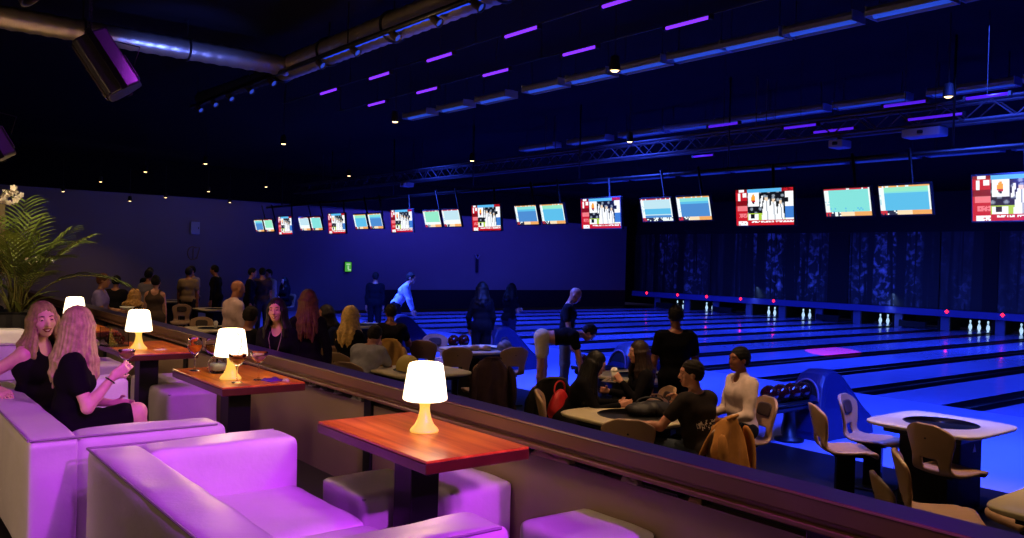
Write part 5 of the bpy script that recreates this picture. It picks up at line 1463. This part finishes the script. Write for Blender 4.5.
# bracelets, watch, earring
def ring(name, lab, cat, root, p, ax, r, m, tr=0.005):
    b = MB(); a = Vector(ax).normalized(); u = a.orthogonal().normalized(); v = a.cross(u)
    b.tube([Vector(p)+(u*math.cos(q)+v*math.sin(q))*r for q in np.linspace(0, 2*PI, 25)], tr, 6, caps=False)
    o = b.build(name, m, root, smooth=True); return o
ring('bracelet', '', '', r2, el+(wr-el)*0.86, wr-el, 0.031, M_black)
sh, el, wr, hd, sx = d1['arms'][1]
w = ring('wristwatch', '', '', r1, el+(wr-el)*0.82, wr-el, 0.031, mat('watch_strap', '#8a6a58', 0.4), 0.006); w['label'] = 'pale wristwatch'
b = MB(); b.lathe([(0.0, -0.004), (0.014, -0.004), (0.014, 0.004), (0.0, 0.004)], 16); o = b.build('watch_face', mat('watch_gold', '#e8d8c0', 0.25, metal=0.5), w); o.location = Vector(el+(wr-el)*0.82)+Vector((0.012, -0.005, 0.032))
ring('earring', '', '', r1, d1['H'](0.082, -0.012, -0.055), (0, 1, 0), 0.014, mat('watch_gold', '#e8d8c0', 0.25, metal=0.5), 0.003)
bag(1.42, 5.12, LF+0.42, 0.4, '#a89cc0', 'small silvery clutch on the sofa beside the woman in the black dress', 0.07, 0.035, 0.06, 'clutch')

# guests standing just behind the handrail
r, d = person('', 'smiling woman with long dark hair in a black cardigan behind the handrail', W(3.32, 7.80), 236,
    dict(skin='fair', female=True, hair=('long', '#150e0d', 0.24, 24, 0.006), top=('long', '#0f0d12'), bottom=('trousers', '#2e2c34')),
    standing(2, (-6, 0, 3), larm=(V3(-0.12, 0.12, -1), V3(0.65, 0.55, 0.05), None, V3(0, -1, 0)), rarm=(V3(0.14, 0.0, -1), V3(0.05, 0.2, -1)), smile=1), 0.009, s=0.95)
b = MB(); H_ = d['T']
for sx in (-1, 1): b.tube([H_(sx*0.055, 0.02, 0.46), H_(sx*0.06, 0.115, 0.36), H_(sx*0.035, 0.145, 0.24), H_(0, 0.115, 0.12)], 0.004, 6)
b.build('scarf_band', mat('band_grey', '#8a7a6c', 0.6), r, smooth=True)
dots = mat('polka_dots', '#0e0c12', 0.9, spec=0.12)
nt = dots.node_tree; tc = nt.nodes.new('ShaderNodeTexCoord'); vo = nt.nodes.new('ShaderNodeTexVoronoi'); vo.inputs['Scale'].default_value = 15; rp = nt.nodes.new('ShaderNodeValToRGB')
rp.color_ramp.interpolation = 'CONSTANT'; rp.color_ramp.elements[0].color = lin('#d8d0cc'); rp.color_ramp.elements[1].color = lin('#0e0c12'); rp.color_ramp.elements[1].position = 0.20
nt.links.new(tc.outputs['Object'], vo.inputs['Vector']); nt.links.new(vo.outputs['Distance'], rp.inputs[0]); nt.links.new(rp.outputs[0], nt.nodes['Principled BSDF'].inputs['Base Color'])
person('', 'woman with long auburn hair, black top and polka dot skirt seen from behind', W(3.86, 8.30), 62,
    dict(skin='fair', female=True, hair=('long', '#5e3622', 0.34, 26, 0.010), top=('long', '#0d0b10'), bottom=('skirt', '#0e0c12', dots)),
    standing(3, (10, 0, 0), larm=(V3(-0.45, 0.35, -0.75), V3(-0.05, 0.6, 0.8), None, None, 0.7), rarm=(V3(0.25, -0.30, -0.9), V3(0.05, -0.15, -1))), 0.009, s=0.985)

# the near table
prt = mat('printed_tee', '#211c1c', 0.9, spec=0.12)
nt = prt.node_tree; tc = nt.nodes.new('ShaderNodeTexCoord'); mp = nt.nodes.new('ShaderNodeMapping'); mp.inputs['Rotation'].default_value = (0, 0.4, 0)
wv = nt.nodes.new('ShaderNodeTexNoise'); wv.inputs['Scale'].default_value = 38; wv.inputs['Detail'].default_value = 5
sp = nt.nodes.new('ShaderNodeSeparateXYZ'); nt.links.new(tc.outputs['Object'], sp.inputs[0]); nt.links.new(tc.outputs['Object'], wv.inputs['Vector'])
def mathn(op, a, b_=None):
    n_ = nt.nodes.new('ShaderNodeMath'); n_.operation = op
    for i, q in enumerate((a, b_)):
        if q is None: continue
        if isinstance(q, (int, float)): n_.inputs[i].default_value = q
        else: nt.links.new(q, n_.inputs[i])
    return n_.outputs[0]
band = mathn('LESS_THAN', mathn('ABSOLUTE', mathn('SUBTRACT', sp.outputs['Z'], 0.865)), 0.042)
wid = mathn('LESS_THAN', mathn('ABSOLUTE', mathn('SUBTRACT', sp.outputs['X'], 0.02)), 0.13)
bk = mathn('LESS_THAN', sp.outputs['Y'], 0.0)
ink = mathn('GREATER_THAN', wv.outputs['Fac'], 0.53)
fac = mathn('MULTIPLY', mathn('MULTIPLY', band, wid), mathn('MULTIPLY', bk, ink))
mx = nt.nodes.new('ShaderNodeMix'); mx.data_type = 'RGBA'; mx.inputs[6].default_value = lin('#2a2422'); mx.inputs[7].default_value = lin('#c8c4bc'); nt.links.new(fac, mx.inputs[0]); nt.links.new(mx.outputs[2], nt.nodes['Principled BSDF'].inputs['Base Color'])
person('', 'seated dark haired man in a black shirt with a pale print across the back', W(5.42, 4.36), 86,
    dict(skin='light', hair=('short', '#1c1512'), top=('tee', '#211c1c', prt), bottom=('trousers', '#39414c')),
    seated(10, (52, 4, 0), larm=(V3(-0.55, 0.35, -0.75), V3(-0.85, 0.5, 0.10), None, V3(0, 0, -1), 0.3), rarm=(V3(0.15, 0.5, -0.8), V3(-0.5, 0.6, 0.75), None, None, 0.8)), 0.009, s=0.91)
person('', 'seated man in a white button shirt looking left across the table', W(6.52, 4.78), 158,
    dict(skin='brown', hair=('short', '#0d0a0a'), top=('shirt', '#c9b4ae'), sleeve=0.8, bottom=('trousers', '#20222c')),
    seated(2, (4, 2, 0), larm=(V3(-0.2, 0.25, -1), V3(0.35, 0.85, -0.25)), rarm=(V3(0.15, 0.2, -1), V3(-0.3, 0.85, -0.2))), 0.009, s=0.935)
person('', 'woman with very long black hair bowing over the large cream table', W(5.32, 5.82), -42,
    dict(skin='fair', female=True, hair=('long', '#0f0b0c', 0.46, 24, 0.006), top=('long', '#0f0d10'), bottom=('trousers', '#16151b')),
    seated(24, (0, 24, 0), larm=(V3(-0.15, 0.55, -0.8), V3(0.3, 0.8, 0.1)), rarm=(V3(0.2, 0.5, -0.85), V3(-0.2, 0.9, 0.2))), 0.009, s=0.90)
r, d = person('', 'dark haired woman in black turned left with a white cup at her mouth', W(6.20, 5.70), 150,
    dict(skin='fair', female=True, hair=('long', '#2a1a14', 0.24, 24, 0.006), top=('long', '#100e12'), bottom=('trousers', '#1a2030')),
    seated(4, (0, 6, 0), larm=(V3(-0.15, 0.45, -0.9), V3(0.35, 0.55, 0.78), None, V3(1, 0, 0), 0.7), rarm=(V3(0.2, 0.4, -0.9), V3(-0.3, 0.8, 0.2))), 0.009, s=0.92)
sh, el, wr, hd, sx = d['arms'][0]
c = cup(0, 0, 0, 'white paper cup held up by the dark haired woman in black'); c.location = on(r, wr+unit(hd)*0.08+V3(0.035, 0.02, 0))-Vector((0, 0, 0.06))
person('', 'standing man in a black t-shirt with his back turned, before the lanes', W(6.95, 5.95), 50,
    dict(skin='tan', hair=('short', '#120e0e'), top=('tee', '#0e0d12'), bottom=('trousers', '#121118')),
    standing(2, (0, 8, 0), larm=(V3(-0.22, 0.02, -1), V3(-0.02, 0.16, -1)), rarm=(V3(0.22, 0.02, -1), V3(0.02, 0.14, -1))), 0.0105, s=0.95)
# by the approach
person('', 'person in cream shorts and a black top bending far forward at the approach', W(7.95, 9.22), -38,
    dict(skin='light', hair=('short', '#1a1412'), top=('tee', '#0e0c10'), hem=0.13, bottom=('shorts', '#c8b888')),
    standing(84, (0, 55, 0), larm=(V3(-0.05, 0.35, -1), V3(0.05, 0.2, -1)), rarm=(V3(0.05, 0.3, -1), V3(-0.05, 0.25, -1)), lleg=(V3(-0.12, 0.10, -1), V3(0, -0.06, -1)), rleg=(V3(0.12, -0.02, -1), V3(0, -0.04, -1))), 0.012)
person('', 'bald man in a black t-shirt and khaki trousers standing with his head bowed', W(8.80, 9.72), -48,
    dict(skin='tan', top=('tee', '#0f0e14'), bottom=('trousers', '#6a5c48')),
    standing(6, (0, 34, 0), larm=(V3(-0.12, 0.1, -1), V3(0, 0.25, -1)), rarm=(V3(0.14, 0.12, -1), V3(0, 0.22, -1))), 0.012, s=0.99)
person('', 'dark clad woman standing on the approach behind the table with the shoes', W(8.75, 11.85), 58,
    dict(skin='tan', female=True, hair=('long', '#0d0a0c', 0.25, 16), top=('long', '#0b0a10'), bottom=('trousers', '#0c0b12')),
    standing(4, (0, 10, 0), larm=(V3(-0.3, 0.1, -1), V3(0.1, 0.3, -1)), rarm=(V3(0.25, 0.1, -1), V3(-0.1, 0.4, -1))), 0.014, s=0.98)
person('', 'dark haired woman at the foul line holding her hands together', W(10.9, 13.8), 8,
    dict(skin='light', female=True, hair=('long', '#0f0b0e', 0.2, 16), top=('tee', '#0c0b14'), bottom=('trousers', '#1d2440')),
    standing(3, (0, 10, 0), larm=(V3(-0.1, 0.3, -1), V3(0.4, 0.9, 0.1)), rarm=(V3(0.1, 0.3, -1), V3(-0.4, 0.9, 0.1))), 0.014, s=0.93)
person('', 'dark silhouette of a person standing before the far blue wall', W(10.6, 18.9), 60,
    dict(skin='tan', hair=('short', '#0d0a0a'), top=('long', '#0a0a12'), bottom=('trousers', '#0a0a12')), standing(2), 0.016, s=0.98)
person('', 'person in a pale blue shirt leaning forward before the far wall', W(10.25, 17.2), -40,
    dict(skin='fair', hair=('short', '#120e10'), top=('shirt', '#b9c4e6'), sleeve=0.9, bottom=('trousers', '#14141c')),  # blue light put into the white shirt's colour
    standing(28, (0, 10, 0), larm=(V3(-0.05, 0.3, -1), V3(0, 0.3, -1)), rarm=(V3(0.05, 0.35, -1), V3(0, 0.4, -1))), 0.014, s=1.04)
# middle tables
person('', 'blonde woman with long hair seated with her back turned, left of the tan coat', W(5.08, 9.72), 28,
    dict(skin='fair', female=True, hair=('long', '#cfa760', 0.28, 22, 0.008), top=('tee', '#15121a'), bottom=('trousers', '#5a2430')),
    seated(4, (-6, 0, 0), larm=(V3(-0.15, 0.4, -0.9), V3(0.2, 1, 0.2)), rarm=(V3(0.2, 0.5, -0.8), V3(-0.1, 0.9, 0.4))), 0.011, s=1.05)
person('', 'dark haired guest seated in front of the tan coat with the back turned', W(6.27, 10.70), 58,
    dict(skin='tan', hair=('short', '#1a1210'), top=('tee', '#15121a'), bottom=('trousers', '#14131a')),
    seated(8, (10, 6, 0), larm=(V3(-0.4, 0.5, -0.7), V3(-0.1, 1, 0.2)), rarm=(V3(0.3, 0.5, -0.8), V3(0, 1, 0.2))), 0.012)
person('', 'man in a pale grey shirt hunched forward behind the handrail', W(4.74, 8.82), 32,
    dict(skin='tan', hair=('short', '#17100e'), top=('tee', '#8d8a92'), bottom=('trousers', '#26242c')),
    seated(42, (10, 25, 0), larm=(V3(-0.2, 0.5, -0.85), V3(0.2, 0.8, -0.1)), rarm=(V3(0.2, 0.5, -0.85), V3(-0.2, 0.8, -0.1))), 0.011)
person('', 'woman in a dark blue top seated facing left behind the auburn haired woman', W(5.35, 10.75), 175,
    dict(skin='tan', female=True, hair=('long', '#1a1010', 0.2, 16), top=('tee', '#1c2244'), bottom=('trousers', '#17161e')),
    seated(6, (0, 6, 0), rarm=(V3(0.1, 0.5, -0.7), V3(-0.2, 0.5, 0.8))), 0.013)
person('', 'bald man in a pale pink polo standing near the far left tables', W(4.22, 11.45), 5,
    dict(skin='tan', top=('shirt', '#c4a8a8'), sleeve=0.0, bottom=('trousers', '#232028')), standing(4, (0, 10, 0), larm=(V3(-0.15, 0.1, -1), V3(0, 0.4, -1)), rarm=(V3(0.15, 0.1, -1), V3(0, 0.4, -1))), 0.0115, s=0.985)
person('', 'hunched person in black seated in front of the man in the pink polo', W(3.92, 10.25), 42,
    dict(skin='tan', hair=('short', '#1e1310'), top=('tee', '#0e0c10'), bottom=('trousers', '#15141a')), seated(16, (0, 12, 0)), 0.0115, s=1.04)
# far left
far = [
 ('man in a tan t-shirt standing with his back turned at the far table', 6.45, 20.4, 62, 'tan', 'short', '#14100e', 'tee', '#8a7458', '#2c2630', 0.99, 0),
 ('person in a pale purple shirt standing right behind the man in tan', 6.95, 21.6, 200, 'light', 'short', '#171010', 'tee', '#8f86b8', '#1c1a28', 1.0, 0),
 ('dark clad man standing right of the man in tan', 7.4, 21.2, 140, 'tan', 'short', '#0d0a0a', 'long', '#100e16', '#0f0e15', 1.02, 0),
 ('dark clad person standing at the far group, rightmost of it', 7.9, 20.3, -30, 'light', 'short', '#0d0a0a', 'long', '#12101c', '#0f0e15', 1.0, 0),
 ('dark clad person behind the man in tan, on his left', 6.1, 22.3, 62, 'tan', 'short', '#0d0a0a', 'tee', '#1c1a20', '#0f0e15', 0.96, 0),
 ('man in a brown shirt standing right of the pink polo', 8.3, 20.5, 75, 'light', 'short', '#0f0c0c', 'tee', '#4a3838', '#5a5048', 1.0, 0),
 ('person in a blue lit white shirt beside the man in brown', 9.0, 21.7, 200, 'light', 'short', '#0f0c0c', 'shirt', '#b8c0e8', '#2a3050', 0.97, 0),  # the shirt colour carries the blue light
 ('dark haired woman sitting alone before the far blue wall', 10.7, 24.6, 200, 'fair', 'long', '#0d0a0e', 'long', '#12101a', '#101018', 1.0, 1),
 ('woman in a tan strapless dress standing with her back turned', 4.45, 15.9, 62, 'light', 'bun', '#120e0e', 'sleevedress', '#4c3a30', None, 0.94, 0),
 ('person with dark hair and a pale collar behind the woman in tan', 4.95, 18.2, 60, 'tan', 'short', '#0d0a0a', 'tee', '#7a7480', '#17151d', 0.98, 0),
 ('person in a purple white top carrying a bowl, near the palm', 3.35, 15.1, -25, 'tan', 'short', '#5a2c1c', 'tee', '#8a74a8', '#1c1a22', 0.97, 0),
 ('curly fair haired person seated left of the woman in tan', 3.95, 15.45, 30, 'fair', 'curly', '#b07e42', 'tee', '#2a1f20', '#17151d', 1.02, 1),
 ('dark haired person standing behind the curly haired one', 4.05, 17.0, 60, 'tan', 'short', '#0d0a0a', 'tee', '#17141a', '#17151d', 0.92, 0),
 ('man in a white shirt half hidden behind the palm at the left edge', 1.66, 13.1, -20, 'tan', 'short', '#17100e', 'shirt', '#c8bcb0', '#22202a', 0.86, 0),
]
for lab, x, y, fc, skn, hst, hc_, tst, tcol, bcol, s, seat in far:
    z = LF if x < 2.9 else 0
    look = dict(skin=skn, female=('woman' in lab or hst == 'curly'), hair=(hst, hc_) if hst != 'curly' else ('long', hc_, 0.10, 24, 0.03), top=(tst, tcol))
    if hst == 'long': look['hair'] = ('long', hc_, 0.22, 16)
    if bcol: look['bottom'] = ('trousers', bcol)
    carry = 'bowl' in lab
    pz = (seated if seat else standing)(4, (0, 6, 0), **(dict(larm=(V3(-0.1, 0.3, -1), V3(0.25, 0.95, 0.0)), rarm=(V3(0.1, 0.3, -1), V3(-0.25, 0.95, 0.0))) if carry or seat else {}))
    r, d = person('', lab, W(x, y, z), fc, look, pz, 0.016, s=s)
    if seat:
        chair_at(x, y, fc, 'chair under the ' + lab.split(' sitting')[0].split(' seated')[0])
    if carry:
        a0, a1 = d['arms'][0], d['arms'][1]; q = on(r, (a0[2]+a1[2])/2+V3(0, 0.11, 0.0))
        t = thing('serving_bowl', 'pale bowl carried by the person near the palm', 'bowl', q+Vector((0, 0, 0.0)))
        lathe('bowl', [(0.0, 0.0), (0.05, 0.0), (0.10, 0.05), (0.115, 0.075), (0.108, 0.075), (0.09, 0.05), (0.0, 0.01)], mat('bowl_white', '#d8d0c0', 0.35), t, 24)
        lathe('food', [(0.0, 0.062), (0.06, 0.06), (0.10, 0.052), (0.0, 0.045)], mat('food_brown', '#7a5a34', 0.7), t, 20)
for x, y, fc, lab in ((5.35, 10.75, 175, 'chair under the woman in the dark blue top'), (5.317, 4.358, 106, 'beige moulded chair under the brown jacket'), (6.52, 4.78, 158, 'chair under the man in the white shirt'),
        (5.32, 5.82, -42, 'chair under the woman bowing with long black hair'), (6.20, 5.70, 150, 'chair under the woman drinking from a white cup'), (5.08, 9.72, 28, 'chair under the blonde woman seen from behind'),
        (6.27, 10.70, 58, 'chair under the tan coat'), (4.74, 8.82, 32, 'cream edged chair under the hunched man in grey'), (3.92, 10.25, 42, 'chair under the hunched person in black')):
    chair_at(x, y, fc, lab)
# ------------------------------------------------------------- light and camera
def area(name, loc, target, size, size_y, col, e, spread=180):
    l = bpy.data.lights.new(name, 'AREA'); l.shape = 'RECTANGLE'; l.size = size; l.size_y = size_y; l.energy = e; l.color = col; l.spread = math.radians(spread)
    o = bpy.data.objects.new(name, l); C.objects.link(o); o.location = loc
    o.rotation_euler = (Vector(target)-Vector(loc)).to_track_quat('-Z', 'Y').to_euler(); return o
def spotl(name, loc, target, ang, blend, col, e, r=0.08):
    l = bpy.data.lights.new(name, 'SPOT'); l.spot_size = math.radians(ang); l.spot_blend = blend; l.energy = e; l.color = col; l.shadow_soft_size = r
    o = bpy.data.objects.new(name, l); C.objects.link(o); o.location = loc
    o.rotation_euler = (Vector(target)-Vector(loc)).to_track_quat('-Z', 'Y').to_euler(); return o
BLUE = (0.035, 0.085, 1.0)
# blue light near the overhead trough rows, plus one set beyond the last
for y in (4.0, 10.5, 17.0, 23.5):
    if y < 20: area('overhead_blue', (9.4, y, 4.42), (12.2, y, 0), 0.5, 6.0, BLUE, 620, 100)
    area('overhead_blue', (12.1, y, 4.40), (15.0, y, 0), 0.4, 6.0, BLUE, 360, 130)
    area('overhead_blue', (18.4, y, 4.40), (20.5, y, 0), 0.4, 6.0, BLUE, 360, 130)
    area('overhead_blue', (25.0, y, 4.40), (26.5, y, 0), 0.4, 6.0, BLUE, 240, 110)  # blue light added over the far lanes, where no trough row hangs
for y in (10, 16, 22):
    area('pin_deck_light', (30.4, y, 0.53), (31.2, y, 0), 0.10, 5.5, (0.25, 0.45, 1.0), 6)
area('wall_fill', (20.5, 26.2, 4.4), (21.5, 29.2, 1.8), 12.0, 0.4, (0.08, 0.07, 1.0), 170)  # added light without a fixture, turns the right part of the wall blue
area('wall_fill', (8.0, 25.5, 4.3), (7.0, 29.2, 2.0), 8.0, 0.4, (0.52, 0.44, 0.72), 18)  # added light without a fixture, greys the left part of the wall
# magenta effect light on the lanes
spotl('magenta_effect', (13.5, 8.0, 4.4), (19.5, 11.6, 0), 9.5, 0.15, (1.0, 0.02, 0.30), 16000, 0.02)
# warm spots over the tables: the loop sits at pendants, the others are added
WARM = (1.0, 0.60, 0.30)
for i, p in enumerate(PS[:6]): spotl('warm_spot', (p[0], p[1], 4.0), (p[0]-0.1, p[1], 0), 110, 0.6, WARM, 105 if i < 4 else 65, 0.05)
spotl('warm_spot', (6.9, 2.7, 4.4), (6.8, 2.8, 0), 66, 0.6, WARM, 520, 0.05)
spotl('warm_spot', (3.4, 11.0, 4.3), (3.9, 11.0, 0), 110, 0.6, WARM, 140, 0.05)
spotl('warm_spot', (5.5, 4.7, 4.4), (5.4, 4.8, 0), 62, 0.6, WARM, 330, 0.05)
spotl('warm_spot', (3.2, 16.2, 4.3), (3.7, 16.2, 0), 110, 0.6, WARM, 130, 0.05)
# lounge: purple spots, warm light from the left, spots aimed at single things
PURP = (0.54, 0.04, 0.90)
spotl('purple_spot', (1.5, -1.6, 3.6), (1.35, 3.9, 0.8), 32, 0.5, PURP, 1200, 0.10)
spotl('purple_spot', (2.6, -1.0, 3.9), (2.7, 3.0, 0.6), 30, 0.6, PURP, 900, 0.10)
spotl('purple_spot', (3.3, 2.6, 4.8), (1.3, 5.6, 0.9), 48, 0.5, (0.60, 0.07, 0.90), 380, 0.10)
spotl('purple_spot', (0.9, 0.6, 4.7), (1.1, 4.75, 0.5), 34, 0.6, (0.48, 0.03, 0.95), 520, 0.10)
spotl('pink_spot', (1.4, 1.0, 4.7), (1.3, 4.2, 0.9), 45, 0.7, (1.0, 0.40, 0.90), 70, 0.10)
spotl('purple_spot', (2.4, 5.2, 4.8), (2.3, 8.6, 0.6), 45, 0.5, PURP, 480, 0.10)
spotl('speaker_purple', (2.6, 5.4, 4.7), (1.5, 6.7, 3.4), 50, 0.5, (0.5, 0.05, 1.0), 60, 0.05)  # added to put purple on the hanging loudspeaker
spotl('duct_blue', (3.3, 9.4, 3.6), (3.4, 11.0, 4.55), 60, 0.8, (0.1, 0.18, 1.0), 240, 0.1)
spotl('duct_warm', (0.5, 9.6, 3.6), (0.9, 11.0, 4.5), 80, 0.8, WARM, 40, 0.1)
spotl('duct_warm', (3.9, 7.2, 3.4), (4.8, 8.0, 4.5), 100, 0.8, WARM, 40, 0.1)
for y, e in ((1.5, 30), (5.5, 70), (9.5, 120)):
    spotl('lounge_warm', (-2.6, y, 2.0), (2.8, y+0.4, 0.75), 110, 0.9, (1.0, 0.60, 0.34), e, 0.3)
spotl('lounge_warm', (-1.6, 4.4, 2.0), (0.7, 5.3, 0.7), 60, 0.8, (1.0, 0.66, 0.36), 70, 0.2)  # added to brighten the outer back of the occupied sofa
spotl('lounge_warm', (1.9, -0.6, 2.2), (2.9, 2.3, 0.75), 42, 0.9, (1.0, 0.62, 0.42), 60, 0.2)  # added beside the camera to warm the parapet panel
spotl('palm_warm', (1.3, 8.9, 4.6), (1.8, 11.9, 2.0), 50, 0.6, (1.0, 0.80, 0.45), 420, 0.2)
w = bpy.data.worlds.new('hall'); bpy.context.scene.world = w; w.use_nodes = True
w.node_tree.nodes['Background'].inputs[0].default_value = (0.010, 0.008, 0.030, 1); w.node_tree.nodes['Background'].inputs[1].default_value = 0.6

cam = bpy.data.cameras.new('camera'); cam.sensor_width = 36.0; cam.lens = 36.0*849.18/1024; cam.clip_start = 0.05; cam.clip_end = 200
co = bpy.data.objects.new('camera', cam); C.objects.link(co)
yw, pt, rl = math.radians(38.395), math.radians(-0.51), math.radians(1.596)
f = Vector((math.sin(yw)*math.cos(pt), math.cos(yw)*math.cos(pt), math.sin(pt))); r_ = Vector((math.cos(yw), -math.sin(yw), 0)); u = r_.cross(f)
rr_ = r_*math.cos(rl)+u*math.sin(rl); uu = -r_*math.sin(rl)+u*math.cos(rl)
co.matrix_world = Matrix(((rr_.x, uu.x, -f.x, 0), (rr_.y, uu.y, -f.y, 0), (rr_.z, uu.z, -f.z, 2.04), (0, 0, 0, 1)))
sc = bpy.context.scene; sc.camera = co
sc.view_settings.view_transform = 'Standard'; sc.view_settings.look = 'None'; sc.view_settings.exposure = 0.0; sc.view_settings.gamma = 1.0; sc.view_settings.use_curve_mapping = False
sc.cycles.max_bounces = 14; sc.cycles.transmission_bounces = 14; sc.cycles.diffuse_bounces = 3; sc.cycles.glossy_bounces = 5; sc.cycles.sample_clamp_indirect = 3.0; sc.cycles.use_denoising = True
